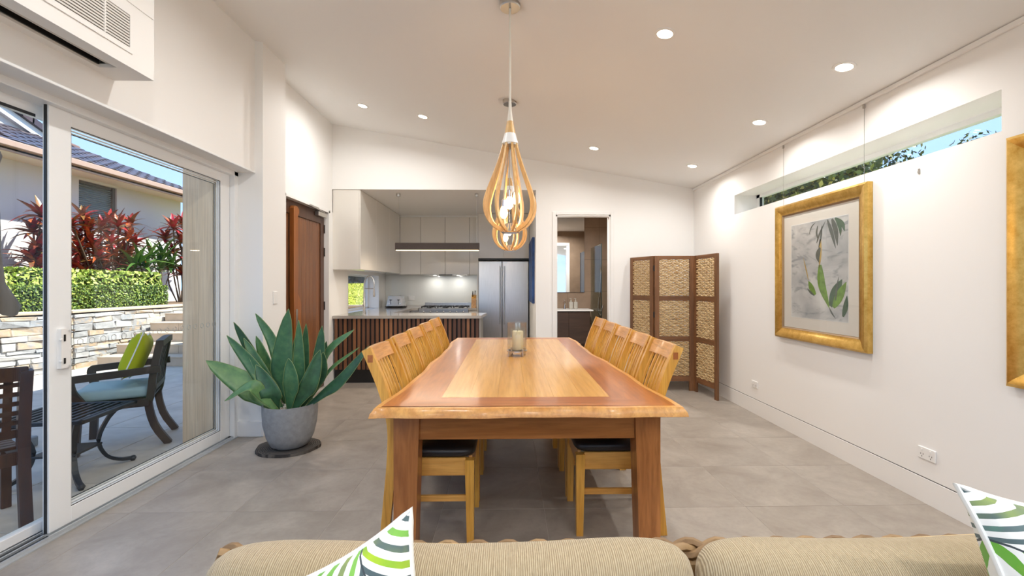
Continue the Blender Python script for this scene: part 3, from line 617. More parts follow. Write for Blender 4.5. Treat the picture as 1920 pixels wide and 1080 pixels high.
# bathroom downlight
def downlight(x, y, z, label, tilt=0, power=4.0, r=.044):
    t = thing('downlight', label, 'downlight', (x, y, z), 0, 'round recessed ceiling downlights'); t.rotation_euler = (0, tilt, 0)
    MB().lathe([(r + .004, -.0005), (r + .022, -.0005), (r + .020, -.005), (r + .004, -.006)], 28, ring=True).obj('trim_ring', TRIMW, t, 30)
    MB().lathe([(0, -.002), (r + .004, -.002), (r + .004, -.003), (0, -.004)], 28).obj('lens', emit('downlight_lens', (1, .86, .66), 7) if 'downlight_lens' not in MATS else MATS['downlight_lens'], t)
    ld = bpy.data.lights.new('downlight_lamp', 'AREA'); ld.shape = 'DISK'; ld.size = r * 2; ld.energy = power; ld.color = (1, .985, .955); ld.spread = R(165)
    o = bpy.data.objects.new('downlight_lamp', ld); COL.objects.link(o); o.parent = t; o.location = (0, 0, -.012)
    return t
TL = math.atan(.173)
PW = 3.6
for x, y, lb in ((.978, 2.81, 'large round downlight right of the near pendant rod'), (2.12, 2.81, 'round downlight above the large framed picture near the right wall'), (2.12, 3.78, 'round downlight near the right wall, second from the viewer'), (2.12, 5.18, 'round downlight by the far right corner of the room'), (.978, 5.18, 'round downlight in front of the bathroom doorway'), (-.98, 5.15, 'round downlight in front of the kitchen opening'), (-1.66, 5.15, 'round downlight nearest the timber entry door'),
                 (.978, -.2, 'added fill downlight behind the viewer, right'), (2.12, -.2, 'added fill downlight behind the viewer by the right wall'), (-.98, -.2, 'added fill downlight behind the viewer, left'), (.978, -2.2, 'added fill downlight by the rear opening, right'), (-.98, -2.2, 'added fill downlight by the rear opening, left'),  # these and the next row are unseen lamps added to brighten the room
                 (-.98, 2.81, 'added fill downlight just above the top edge of the view, left of the pendant'), (-.98, 1.3, 'added fill downlight above the sofa, left'), (.0, -2.1, 'added fill downlight by the rear opening, centre'), (.978, 1.3, 'added fill downlight above the sofa, right'), (-.0, -1.2, 'added fill downlight behind the viewer, centre'), (1.5, -1.2, 'added fill downlight behind the viewer, centre right')):
    downlight(x, y, zc(x) - .0005, lb, TL, PW)
downlight(1.0, 6.9, 2.5895, 'round downlight in the bathroom ceiling', 0, 14.0)
t = thing('rangehood', 'slim dark rangehood strip under the cabinets above the cooktop', 'rangehood', (-1.17, 8.42, 1.497))
MB().bb(-.40, .40, -.06, .2, .004, .017, .002).obj('body', NICKEL, t); MB().bb(-.12, .12, -.075, -.06, .002, .017).obj('lip', BLACK, t)
for x in (-.22, .22):
    MB().lathe([(0, 0), (.03, 0), (.03, .004), (0, .004)], 16, (x, .06, 0)).obj('lamp_lens', emit('hood_lens', (1, .95, .88), 4) if 'hood_lens' not in MATS else MATS['hood_lens'], t)
    ld = bpy.data.lights.new('hood_lamp', 'AREA'); ld.shape = 'DISK'; ld.size = .06; ld.energy = .5; ld.color = (1, .96, .9)
    o = bpy.data.objects.new('hood_lamp', ld); COL.objects.link(o); o.parent = t; o.location = (x, .06, -.004)
# ------------------------------------------------------------------ dining table
tb = thing('dining_table', 'long timber dining table with pale inlay and wavy live edges', 'table', (0, 0, 0))
TY0, TY1, TZ = 2.03, 4.815, .762
def wav(y, ph): return .012 * math.sin(2.3 * y + ph) + .009 * math.sin(5.1 * y + 1.7 * ph) + .005 * math.sin(11 * y + ph)
N = 70
lo, ro_ = [], []
for k in range(N + 1):
    f = k / N; y = TY0 + (TY1 - TY0) * f
    lo.append((-.606 + .05 * f + wav(y, .4), y)); ro_.append((.800 - .14 * f + wav(y, 2.6), y))
M_ = 40
def fy(x): return .006 * math.sin(9 * x) + .004 * math.sin(21 * x + 1)
fr_ = [(lo[0][0] + (ro_[0][0] - lo[0][0]) * k / M_, TY0) for k in range(1, M_)]
fr_ = [(x, y + fy(x)) for x, y in fr_]
bk_ = [(ro_[-1][0] + (lo[-1][0] - ro_[-1][0]) * k / M_, TY1) for k in range(1, M_)]
outer = [lo[0]] + fr_ + ro_ + bk_ + lo[::-1][:-1]          # anticlockwise from near-left
n = len(outer); cx, cy = .07, (TY0 + TY1) / 2
def inset(pts, d, e=1.0):
    o = []
    for i, p in enumerate(pts):
        a = Vector(pts[i - 1]); b = Vector(pts[(i + 1) % len(pts)]); t = (b - a).normalized(); nn = Vector((-t.y, t.x))
        o.append((p[0] + nn.x * d, p[1] + nn.y * d))
    return o
top_o = inset(outer, .022); top_i = inset(outer, .055); mid = inset(outer, .004)
# keep corners tidy
def corner_fix(src, d):
    o = inset(src, d); X0 = [p[0] for p in src]
    for i, p in enumerate(src):
        for q in (0, M_, M_ + N, 2 * M_ + N):
            if i == q % len(src): o[i] = (p[0] + (d if p[0] < cx else -d), p[1] + (d if p[1] < cy else -d))
    c4 = [o[q] for q in (0, M_, M_ + N, 2 * M_ + N)]
    for i in range(len(o)):
        x, y = o[i]
        if 0 < i < M_: x = min(max(x, c4[0][0]), c4[1][0])
        elif M_ < i < M_ + N: y = min(max(y, c4[1][1]), c4[2][1])
        elif M_ + N < i < 2 * M_ + N: x = min(max(x, c4[3][0]), c4[2][0])
        elif i > 2 * M_ + N: y = min(max(y, c4[0][1]), c4[3][1])
        o[i] = (x, y)
    return o
top_o, top_i, mid = corner_fix(outer, .020), corner_fix(outer, .044), corner_fix(outer, .004)
m = MB(); rings = [(top_i, TZ), (top_o, TZ), (mid, TZ - .022), (outer, TZ - .040), (corner_fix(outer, .016), TZ - .046), (corner_fix(outer, .06), TZ - .046)]
vs = [(x, y, z) for r, z in rings for x, y in r]; fs = []
for a in range(len(rings) - 1):
    for i in range(n): fs.append([a * n + i, a * n + (i + 1) % n, (a + 1) * n + (i + 1) % n, (a + 1) * n + i])
m.add(vs, fs).obj('live_edge', SAP, tb, 40)
IX0, IX1, IY0, IY1 = -.335, .502, 2.245, 4.66
def tl(name, poly, mat): MB().prism(poly, 2, TZ - .045, TZ + .0002).obj(name, mat, tb)
ti = top_i
def chain(i0, i1): return [ti[k % n] for k in range(i0, i1 + 1)]
MB().prism(chain(0, M_) + [(IX1, IY0), (IX0, IY0)], 2, TZ - .045, TZ + .0002).obj('border_board', REDX, tb)
MB().prism(chain(M_, M_ + N) + [(IX1, IY1), (IX1, IY0)], 2, TZ - .045, TZ + .0002).obj('border_board', REDW, tb)
MB().prism(chain(M_ + N, 2 * M_ + N) + [(IX0, IY1), (IX1, IY1)], 2, TZ - .045, TZ + .0002).obj('border_board', REDX, tb)
MB().prism(chain(2 * M_ + N, 2 * M_ + 2 * N) + [(IX0, IY0), (IX0, IY1)], 2, TZ - .045, TZ + .0002).obj('border_board', REDW, tb)
pw = (IX1 - IX0) / 6
for k in range(6): MB().bb(IX0 + pw * k + .0003, IX0 + pw * (k + 1) - .0003, IY0, IY1, TZ - .045, TZ + .0004).obj('inlay_plank', INLAY, tb)
for y0 in (2.185, 4.60): MB().bb(-.435, .612, y0, y0 + .03, .574, TZ - .046, .002).obj('apron', APRON, tb)
for x in (-.50, .68): MB().bb(x - .018, x + .018, 2.28, 4.575, .615, TZ - .046, .002).obj('side_rail', LEGW, tb)
for sx in (0, 1):
    for y0 in (2.17, 4.575):
        xo = -.553 if sx == 0 else .733; sg = 1 if sx == 0 else -1; zt = TZ - .046
        b0 = [(xo, y0), (xo + sg * .102, y0), (xo + sg * .102, y0 + .11), (xo, y0 + .11)]; b1 = [(xo, y0), (xo + sg * .123, y0), (xo + sg * .123, y0 + .11), (xo, y0 + .11)]
        MB().add([p + (0,) for p in b0] + [p + (zt,) for p in b1], [[0, 1, 2, 3], [4, 5, 6, 7], [0, 1, 5, 4], [1, 2, 6, 5], [2, 3, 7, 6], [3, 0, 4, 7]]).obj('leg', LEGW, tb)
# ------------------------------------------------------------------ dining chairs
def back_curve(z):
    P = [(0, -.236), (.25, -.212), (.45, -.196), (.62, -.198), (.80, -.245), (1.0, -.325)]
    for (za, xa), (zb, xb) in zip(P, P[1:]):
        if z <= zb:
            pts = spline([(x, 0, q) for q, x in P], 60); return min(pts, key=lambda p: abs(p.z - z)).x
    return P[-1][1]
BC = spline([(-.236, 0, 0), (-.212, 0, .25), (-.196, 0, .45), (-.198, 0, .62), (-.245, 0, .80), (-.325, 0, .995)], 30)
def bx(z): 
    for a, b in zip(BC, BC[1:]):
        if a.z <= z <= b.z: return a.x + (b.x - a.x) * (z - a.z) / (b.z - a.z)
    return BC[-1].x
def make_chair():
    t = thing('dining_chair', 'chair', 'chair', (0, 0, 0), 0, 'honey timber chairs around the dining table')
    for s in (-1, 1):
        MB().add([(.185, s * .192 - .018, 0), (.22, s * .192 - .018, 0), (.22, s * .192 + .018, 0), (.185, s * .192 + .018, 0), (.175, s * .192 - .023, .43), (.222, s * .192 - .023, .43), (.222, s * .192 + .023, .43), (.175, s * .192 + .023, .43)],
                 [[0, 1, 2, 3], [4, 5, 6, 7], [0, 1, 5, 4], [1, 2, 6, 5], [2, 3, 7, 6], [3, 0, 4, 7]]).obj('leg', HONEY, t)
        bp = MB().sweep([(p.x, s * .197, p.z) for p in BC], rect(.030, .046), (1, 0, 0)); bp.obj('back_post', HONEY, t)
        MB().bb(bx(.94) - .014, bx(.94) + .012, s * .2122 - .0012, s * .2122 + .0012, .928, .965).obj('tenon_end', REDW, t)
        MB().bb(-.19, .178, s * .196 - .011, s * .196 + .011, .350, .440, .002).obj('side_apron', HONEYL, t)
        MB().bb(-.205, .19, s * .192 - .009, s * .192 + .009, .215, .245, .002).obj('stretcher', HONEYL, t)
    MB().bb(.19, .21, -.17, .17, .350, .440, .002).obj('front_apron', HONEYX, t)
    MB().bb(-.207, -.187, -.175, .175, .350, .440, .002).obj('rear_apron', HONEYX, t)
    def rail(z0, z1, th, bow):
        m = MB(); vs = []; fs = []; nn = 10
        for k in range(nn + 1):
            y = -.176 + .352 * k / nn; b = -bow * (1 - (y / .176) ** 2)
            for z, e in ((z0, -th), (z0, th), (z1, th), (z1, -th)): vs.append((bx(z) + b + e, y, z))
        for k in range(nn):
            for q in range(4): fs.append([k * 4 + q, k * 4 + (q + 1) % 4, k * 4 + 4 + (q + 1) % 4, k * 4 + 4 + q])
        fs += [[0, 1, 2, 3], [nn * 4 + q for q in range(4)]]
        return m.add(vs, fs)
    rail(.918, .99, .012, .02).obj('top_rail', HONEYX, t); rail(.462, .505, .011, .008).obj('lower_rail', HONEYX, t)
    for k in range(7):
        y = -.141 + .047 * k; bow = (1 - (y / .176) ** 2)
        zz = [.50 + .422 * i / 14 for i in range(15)]
        MB().sweep([(bx(z) - (.008 + .012 * (z - .5) / .4) * bow, y, z) for z in zz], rect(.021, .010), (1, 0, 0)).obj('slat', HONEY, t)
    def seat(u, v):
        th = 2 * PI * v; ph = PI * (u - .5)
        cx_, cz = math.cos(ph), math.sin(ph)
        ca, sa = math.cos(th), math.sin(th); k = .32
        sx = math.copysign(abs(ca) ** k, ca); sy = math.copysign(abs(sa) ** k, sa); cc = abs(cx_) ** .35
        hx = .222; hy = .212 + .006 * sx
        return (.005 + hx * sx * cc, hy * sy * cc * .99, .464 + .034 * math.copysign(abs(cz) ** .7, cz))
    MB().grid(12, 40, seat).obj('seat', LEATHER, t, True)
    return t
ch0 = make_chair()
LY = [2.51, 2.97, 3.425, 3.885, 4.34]; RY = [2.572, 3.018, 3.464, 3.910, 4.354]
ordn = ['nearest the viewer', 'second from the viewer', 'middle one', 'fourth from the viewer', 'at the far end']
first = True
for k in range(5):
    for side, X, rz, ys in (('left', -.40, 0, LY), ('right', .575, PI, RY)):
        lb = f'honey timber slat-back chair, {side} side of table, {ordn[k]}'
        jz = random.uniform(-.005, .005)
        if first: ch0.location = (X, ys[k], 0); ch0.rotation_euler = (0, 0, rz); ch0['label'] = lb; first = False
        else: dup(ch0, (X, ys[k], 0), rz + jz, lb)
# ------------------------------------------------------------------ candle holder
t = thing('candle_holder', 'clear glass hurricane candle holder on metal feet on the dining table', 'candle holder', (.062, 3.56, TZ + .0008))
gc = MB().lathe([(.072, .045), (.075, .05), (.076, .15), (.076, .26), (.0735, .262), (.0725, .05), (.0, .048), (.0, .045)], 72)
gc.v = [(x * k, y * k, z) for x, y, z in gc.v for k in [1 + (.022 * math.cos(11 * math.atan2(y, x)) if math.hypot(x, y) > .05 else 0)]]
gc.obj('glass_cylinder', HURR, t, 40)
MB().lathe([(.08, .034), (.08, .044), (.0, .044), (.0, .034)], 30).obj('plate', NICKEL, t, 30)
for a in range(4):
    c, s_ = math.cos(a * PI / 2 + .6), math.sin(a * PI / 2 + .6); MB().box((.072 * c, .072 * s_, .03), (.022, .010, .06), rotz(a * PI / 2 + .6), .002).obj('foot', NICKEL, t)
t = thing('candle', 'thick cream pillar candle standing inside the glass cylinder', 'candle', (.068, 3.56, TZ + .0495))
MB().lathe([(.0, 0), (.041, 0), (.043, .003), (.043, .142), (.039, .147), (.012, .143), (.0, .142)], 28).obj('wax', plain('cream_wax', srgb(246, 232, 190), .5), t, 40); MB().lathe([(.0015, .142), (.0015, .154)], 6).obj('wick', BLACK, t)
# ------------------------------------------------------------------ pendant lamps
def pendant(y, label):
    t = thing('pendant_lamp', label, 'pendant lamp', (.006, y, 0), 0, 'teardrop timber pendant lamps over the table'); zz = zc(.006)
    MB().lathe([(.0, -.032), (.06, -.032), (.065, -.026), (.065, .012), (.0, .012)], 32, (0, 0, zz)).obj('canopy', NICKEL, t, 30)
    MB().lathe([(.0065, 2.40), (.0065, zz - .03)], 10).obj('rod', CORD, t, 30)
    MB().lathe([(.0085, 2.46), (.010, 2.40), (.019, 2.335), (.012, 2.334)], 16).obj('cord_sleeve', CORD, t, 40)
    MB().lathe([(.019, 2.335), (.034, 2.258), (.02, 2.257)], 24).obj('timber_cone', LAMPW, t, 30)
    MB().lathe([(.034, 2.258), (.052, 2.195), (.047, 2.192), (.03, 2.25)], 28).obj('white_collar', TRIMW, t, 30)
    MB().lathe([(.0, 2.205), (.046, 2.20), (.046, 2.185), (.0, 2.18)], 20).obj('hub', NICKEL, t, 30)
    prof = spline([(.046, 0, 2.20), (.075, 0, 2.10), (.118, 0, 1.985), (.158, 0, 1.88), (.171, 0, 1.815), (.158, 0, 1.745), (.115, 0, 1.685), (.052, 0, 1.648)], 30)
    for k in range(8):
        a = 2 * PI * k / 8 + .26; rt = rotz(a); m = MB(); vs = []; fs = []
        for i, p in enumerate(prof):
            tg = (prof[min(i + 1, 30)] - prof[max(i - 1, 0)]).normalized(); nr = Vector((tg.z, 0, -tg.x))
            if nr.x > 0: nr = -nr
            wd = .012 + .016 * math.sin(PI * min(1, i / 30 * 1.0))
            if i > 20: wd = max(wd, .022)
            for q, th in ((0, -.0065), (0, .0065), (wd, .0065), (wd, -.0065)):
                c = p + nr * q; vs.append(rt @ Vector((c.x, th, c.z)))
        for i in range(30):
            for q in range(4): fs.append([i * 4 + q, i * 4 + (q + 1) % 4, i * 4 + 4 + (q + 1) % 4, i * 4 + 4 + q])
        fs += [[0, 1, 2, 3], [120, 121, 122, 123]]
        m.add(vs, fs).obj('rib', LAMPW, t)
    MB().lathe([(.052, 1.643), (.056, 1.648), (.034, 1.70), (.030, 1.70), (.045, 1.65), (.0, 1.648), (.0, 1.643)], 24).obj('bottom_cup', CHROME, t, 30)
    for a, r, z in ((3.4, .040, 1.775), (4.6, .034, 1.83), (.2, .040, 1.865)):
        x, yy = r * math.cos(a), r * math.sin(a)
        b = MB().lathe([(.0, -.045), (.012, -.042), (.022, -.025), (.024, -.005), (.019, .018), (.013, .032)], 16, (x, yy, z)).obj('bulb', BULBG, t, True)
        MB().lathe([(.014, .03), (.015, .07), (.010, .075)], 14, (x, yy, z)).obj('lamp_socket', CHROME, b, 30)
        MB().tube([(x, yy, z + .07), (x * .8, yy * .8, z + .2), (0, 0, 2.19)], .0035, 6, (1, 0, 0)).obj('flex', NICKEL, b)
    ld = bpy.data.lights.new('pendant_glow', 'POINT'); ld.energy = 1.6; ld.color = (1, .76, .48); ld.shadow_soft_size = .03
    o = bpy.data.objects.new('pendant_glow', ld); COL.objects.link(o); o.parent = t; o.location = (0, 0, 1.76)
pendant(2.80, 'teardrop timber pendant lamp over the near half of the dining table'); pendant(4.29, 'teardrop timber pendant lamp hanging behind, over the far table end')
# ------------------------------------------------------------------ potted plant
PC = Vector((-1.765, 3.68, 0))
t = thing('log_slice', 'dark log slice mat on the floor under the grey pot', 'mat', PC)
MB().add(*(lambda n_: ([(math.cos(2 * PI * k / n_) * (.24 + .012 * math.sin(3 * 2 * PI * k / n_) + .004 * math.sin(9 * 2 * PI * k / n_)) - .02, math.sin(2 * PI * k / n_) * (.212 + .010 * math.cos(2 * 2 * PI * k / n_)), z) for z in (.0005, .024) for k in range(n_)], [list(range(n_))[::-1], list(range(n_, 2 * n_))] + [[k, (k + 1) % n_, n_ + (k + 1) % n_, n_ + k] for k in range(n_)]))(40)).obj('slice', LOGM, t)
pt = thing('potted_plant', 'broad-leaved green snake plant in a round grey cement pot', 'plant', (PC.x, PC.y, .0245))
MB().lathe([(.0, 0), (.108, .0), (.142, .02), (.176, .09), (.198, .19), (.205, .30), (.204, .345), (.192, .345), (.19, .27), (.0, .27)], 48).obj('pot', POTM, pt, 40)
MB().lathe([(.0, .292), (.191, .288)], 32).obj('soil', SOIL, pt)
pm = MB().add(*(lambda b: (b[0], b[1]))(unit_bevel(.03, .024, .018, .006, 2))).mesh('pebble', PEB, True)
for k in range(70):
    a, r = random.uniform(0, 2 * PI), .175 * math.sqrt(random.random()); o = link('pebble', pm, pt, loc=(r * math.cos(a), r * math.sin(a), .298 + random.uniform(0, .014))); o.rotation_euler = (random.random() * 3, random.random() * 3, random.random() * 3); s_ = random.uniform(.7, 1.3); o.scale = (s_, s_, s_)
def leaf(pts, width, roll=0, cup=.25, mat=SNAKE, ns=16, face=(0, -1, 0)):
    P = spline(pts, ns); m = MB(); nw = 6; vs = []; fs = []; edge = []
    for i, p in enumerate(P):
        f = i / ns; tg = (P[min(i + 1, ns)] - P[max(i - 1, 0)]).normalized(); fc = Vector(face); sd = tg.cross(fc)
        if sd.length < .05: sd = tg.cross(Vector((1, 0, 0)))
        sd.normalize(); sd = Matrix.Rotation(roll, 3, tg) @ sd; nn = sd.cross(tg)
        w_ = width * (.20 + .80 * min(1, (f / .52)) ** 1.1) * (1 if f < .56 else max(0, 1 - ((f - .56) / .44) ** 2.1) ** .75) * .56 + .0012
        for q in range(nw + 1):
            e = 2 * q / nw - 1; vs.append(p + sd * w_ * e + nn * cup * w_ * (1 - e * e) * -1)
        edge.append((p + sd * w_, p - sd * w_))
    for i in range(ns):
        for q in range(nw): fs.append([i * (nw + 1) + q, i * (nw + 1) + q + 1, (i + 1) * (nw + 1) + q + 1, (i + 1) * (nw + 1) + q])
    k = len(vs); th = .0035; back = []
    for i, p in enumerate(P):                      # second skin gives the leaf thickness
        for q in range(nw + 1):
            v = vs[i * (nw + 1) + q]; c = P[i]; back.append(v + Vector((0, .6, .25)).normalized() * th)
    fs += [[k + j for j in f][::-1] for f in fs]
    rim = [i * (nw + 1) for i in range(ns + 1)] + [i * (nw + 1) + nw for i in range(ns, -1, -1)]
    for a, b in zip(rim, rim[1:]): fs.append([a, b, k + b, k + a])
    m.add(vs + back, fs); o = m.obj('leaf', mat, pt, True)
    er = MB().tube([a for a, b in edge] + [b for a, b in edge[::-1]], .0013, 4, (0, -1, .01)).obj('leaf_rim', LIMEE, o)
    return o
def px2(x, y, dy=0.0):            # a tip located at depth 3.68+dy, relative to the pot
    Yd = PC.y + dy; u = (x - 972.3) / 846; c, s_ = math.cos(R(1.2)), math.sin(R(1.2)); d = (s_ + u * c, c - u * s_, (534.5 - y) / 846); k = Yd / d[1]
    return Vector((d[0] * k - PC.x, dy, 1.32 + d[2] * k - .0245))
B = lambda x, y: Vector((x, y, .285))
def L(base, tip, mid=None, w=.1, roll=0, cup=.25):
    b, tp = Vector(base), tip; md = mid if mid is not None else (b * .5 + tp * .5 + Vector((0, 0, .06)))
    leaf([b, b * .45 + md * .55, md, tp], w, R(roll), cup)
L(B(-.08, -.02), px2(386, 676, -.1), px2(462, 722, -.08), .17, 35)
L(B(-.03, -.1), px2(421, 752, -.2), px2(470, 722, -.22), .085, 48)
L(B(-.10, .0), px2(425, 629, -.02), px2(475, 690, -.03), .09, 15)
L(B(-.09, .06), px2(438, 604, .05), px2(470, 660, .05), .085, -10)
L(B(-.06, .09), px2(479, 588, .12), px2(510, 640, .12), .075, 10)
L(B(-.02, .03), px2(541, 579, .0), px2(528, 680, .0), .165, -5)
L(B(.01, .02), px2(560, 600, -.02), px2(560, 690, -.02), .085, 5)
L(B(.04, .08), px2(574, 607, .1), px2(570, 680, .1), .07, 20)
L(B(.06, .04), px2(604, 611, .03), px2(596, 680, .03), .10, -8)
L(B(.07, .06), px2(664, 618, .05), px2(618, 655, .05), .075, -40)
L(B(.10, -.02), px2(692, 649, -.05), px2(640, 712, -.05), .09, -30)
L(B(.09, .05), px2(674, 651, .06), px2(622, 690, .05), .05, -55)
L(B(.05, -.08), px2(600, 656, -.14), px2(582, 715, -.16), .115, 8)
L(B(.02, -.07), px2(541, 672, -.16), px2(545, 715, -.17), .115, -6)
L(B(-.06, -.08), px2(480, 684, -.14), px2(505, 735, -.17), .13, 14)
L(B(-.07, .02), px2(457, 634, .0), px2(488, 690, .0), .075, 25)
L(B(-.04, .05), px2(480, 630, .08), px2(498, 680, .07), .085, 0)
L(B(.08, .0), px2(606, 660, -.06), px2(602, 700, -.06), .08, 20)
L(B(.03, .10), px2(612, 640, .16), px2(600, 690, .14), .08, 10)
L(B(-.10, -.04), px2(462, 700, .02), px2(486, 730, .0), .075, 0)
L(B(.0, .1), px2(556, 625, .15), px2(552, 690, .13), .08, 0)
# ------------------------------------------------------------------ folding screen
sc = thing('folding_screen', 'three-panel folding screen of brown timber and woven seagrass', 'screen', (0, 0, 0))
def panel(p0, p1, name):
    p0, p1 = Vector(p0), Vector(p1); d = p1 - p0; W = d.length; ang = math.atan2(d.y, d.x); H = 1.685
    e = bpy.data.objects.new('screen_panel', None); COL.objects.link(e); e.parent = sc; e.location = (p0.x, p0.y, 0); e.rotation_euler = (0, 0, ang); e['label'] = name
    for x in (.0275, W - .0275): MB().bb(x - .0275, x + .0275, -.014, .014, 0, H, .002).obj('stile', SCRW, e)
    zs = [.145, .645, 1.155, H]
    for z0, z1 in ((.12, .185), (.62, .68), (1.125, 1.185), (1.64, H)): MB().bb(.055, W - .055, -.011, .011, z0, z1, .002).obj('rail', SCRX, e)
    for z0, z1 in ((.185, .62), (.68, 1.125), (1.185, 1.64)):
        m = MB(); rows = 15; h = (z1 - z0) / rows; xa, xb = .058, W - .058
        for r_ in range(rows):
            z = z0 + h * (r_ + .5); ph = PI * (r_ % 2)
            for tw in (0, 1):
                pts = []
                for k in range(25):
                    x = xa + (xb - xa) * k / 24; a = 7.5 * 2 * PI * (x - xa) / (xb - xa) * .5 + ph + tw * PI
                    pts.append((x, .006 * math.cos(a), z + h * .26 * math.sin(a) + (.5 - tw) * h * .3 + random.uniform(-.0015, .0015)))
                m.tube(pts, h * .27, 5)
        for k in range(8):
            x = xa + (xb - xa) * (k + .5) / 8; m.bb(x - .003, x + .003, -.003, .003, z0, z1)
        o = m.obj('woven_panel', GRASSW, e)
    return e, W
eA, WA = panel((1.632, 6.02), (1.808, 5.615), 'left wing of the folding screen, turned back'); eB, WB = panel((1.818, 5.605), (2.302, 5.585), 'centre panel of the folding screen'); eC, WC = panel((2.312, 5.575), (2.382, 5.095), 'right wing of the folding screen, turned forward')
for z in (.4, .95, 1.53): MB().box((1.813, 5.604, z), (.02, .014, .07), None, .002).obj('hinge', BLACK, sc)
for z in (.4, .95, 1.53): MB().box((2.307, 5.588, z), (.012, .014, .07), None, .002).obj('hinge', BLACK, sc)
# ------------------------------------------------------------------ framed pictures
def fbars(Wy, Hz, w_, dep):
    """four mitred moulding pieces of a frame in the YZ plane, facing -X"""
    pr = [(0, 0), (0, dep * .75), (w_ * .18, dep), (w_ * .45, dep * .92), (w_ * .75, dep * .62), (w_ * .9, dep * .55), (w_, dep * .5), (w_, 0)]
    o = []
    C = [(-Wy / 2, -Hz / 2), (Wy / 2, -Hz / 2), (Wy / 2, Hz / 2), (-Wy / 2, Hz / 2)]
    for k in range(4):
        a, b = C[k], C[(k + 1) % 4]; ia = (-a[0] / abs(a[0]), -a[1] / abs(a[1])); ib = (-b[0] / abs(b[0]), -b[1] / abs(b[1]))
        vs = [(-d, a[0] + ia[0] * q, a[1] + ia[1] * q) for q, d in pr] + [(-d, b[0] + ib[0] * q, b[1] + ib[1] * q) for q, d in pr]
        nn = len(pr); fs = [[i, (i + 1) % nn, nn + (i + 1) % nn, nn + i] for i in range(nn)] + [list(range(nn))[::-1], list(range(nn, 2 * nn))]
        o.append((vs, fs))
    return o
def picture(yc, zc_, Wy, Hz, label):
    t = thing('framed_picture', label, 'picture', (XR - .001, yc, zc_)); w_ = .088
    for vs, fs in fbars(Wy, Hz, w_, .05): MB().add(vs, fs).obj('frame_moulding', GOLD, t, 35)
    for vs, fs in fbars(Wy - 2 * w_ + .004, Hz - 2 * w_ + .004, .016, .028): MB().add(vs, fs).obj('inner_slip', GOLDD, t, 35)
    a, b = Wy / 2 - w_ - .012, Hz / 2 - w_ - .012
    MB().bb(-.014, -.010, -a, a, -b, b).obj('mat_board', MATB, t)
    c, d = a - .108, b - .098
    pr = MB().bb(-.0155, -.014, -c, c, -d, d).obj('print', PRINT, t)
    MB().bb(-.0152, -.0141, -c - .004, c + .004, -d - .004, d + .004).obj('mat_bevel', TRIMW, t)
    MB().bb(-.0215, -.0195, -a, a, -b, b).obj('glazing', CLEAR, t)
    return t, pr, c, d
t, pr, c, d = picture(3.615, 1.442, 1.085, 1.195, 'gold framed print of palm leaves and shadows hung by wires on right wall')
def blade(pts, w_, mat, x=-.0162):
    P = spline([(0, -p[0] * c, p[1] * d) for p in pts], 14); vs = []; fs = []
    for i, p in enumerate(P):
        tg = (P[min(i + 1, 14)] - P[max(i - 1, 0)]).normalized(); nn = Vector((0, -tg.z, tg.y)); k = w_ * max(.05, math.sin(PI * (.12 + .86 * i / 14))) * .5
        vs += [(x, (p + nn * k).y, max(-d, min(d, (p + nn * k).z))), (x, (p - nn * k).y, max(-d, min(d, (p - nn * k).z)))]
    for i in range(14): fs.append([2 * i, 2 * i + 1, 2 * i + 3, 2 * i + 2])
    MB().add(vs, fs).obj('printed_leaf', mat, pr)
# picture plane: u from -1 (far, left in view) to 1 (near), v from -1 to 1
blade([(.12, .62), (.10, .30), (.08, .05)], .035, PG3); blade([(.10, .1), (.16, -.3), (.42, -.76)], .085, PG1); blade([(.42, -.76), (.5, -.85), (.62, -.95)], .016, PG4, -.0164)
blade([(.45, -.72), (.62, -.45), (.82, -.20)], .10, PG2); blade([(.55, -.74), (.75, -.5), (.95, -.25)], .08, PG1, -.0165); blade([(.85, -.9), (.93, -.7), (.97, -.5)], .05, PG2, -.0166); blade([(.62, -.6), (.66, -.35), (.72, -.14)], .02, PG4, -.0166)
blade([(-.06, -.5), (-.22, -.35), (-.32, -.22)], .055, PG1); blade([(-.32, -.2), (-.42, .05), (-.52, .28)], .014, PG3); blade([(-.1, -.52), (-.25, -.45), (-.36, -.38)], .02, PG4, -.0166)
blade([(-.02, .55), (.1, .75), (.3, .98)], .018, PG4); blade([(.05, .45), (.14, .7), (.16, .9)], .02, PG4); blade([(.35, .98), (.5, .7), (.62, .40)], .035, PG4); blade([(.5, .98), (.62, .75), (.68, .45)], .05, PG4, -.0164); blade([(.6, .98), (.82, .85), (.9, .7)], .04, PG2, -.0165); blade([(.62, .98), (.75, .8), (.78, .62)], .035, PG2, -.0166); blade([(-.3, .75), (-.2, .9), (-.05, .98)], .012, PG4); blade([(.02, .9), (-.02, .75), (.04, .6)], .02, PG4); blade([(.1, .45), (.02, .3), (.06, .15)], .05, PG4, -.0163)
for y in (-.47, .47):
    MB().tube([(-.004, y, .59), (-.004, y, zc(XR) - .032 - 1.442)], .0011, 5, (1, 0, 0)).obj('hanging_wire', plain('wire_grey', srgb(150, 148, 142), .5, .4) if 'wire_grey' not in MATS else MATS['wire_grey'], t)
    MB().bb(-.012, -.001, y - .006, y + .006, zc(XR) - .06 - 1.442, zc(XR) - .032 - 1.442).obj('wire_hook', NICKEL, t)
t, pr, c, d = picture(1.66, 1.435, 1.085, 1.235, 'gold framed picture cut off by the right edge of the view')
hk = thing('picture_hook', 'tiny empty picture hook on right wall below the slot window', 'hook', (XR - .001, 2.72, 2.02)); MB().bb(-.004, 0, -.006, .006, -.015, .015, .001).obj('plate', NICKEL, hk); MB().tube([(-.004, 0, .0), (-.012, 0, -.012), (-.010, 0, .0)], .0015, 5, (0, 1, 0)).obj('prong', NICKEL, hk)
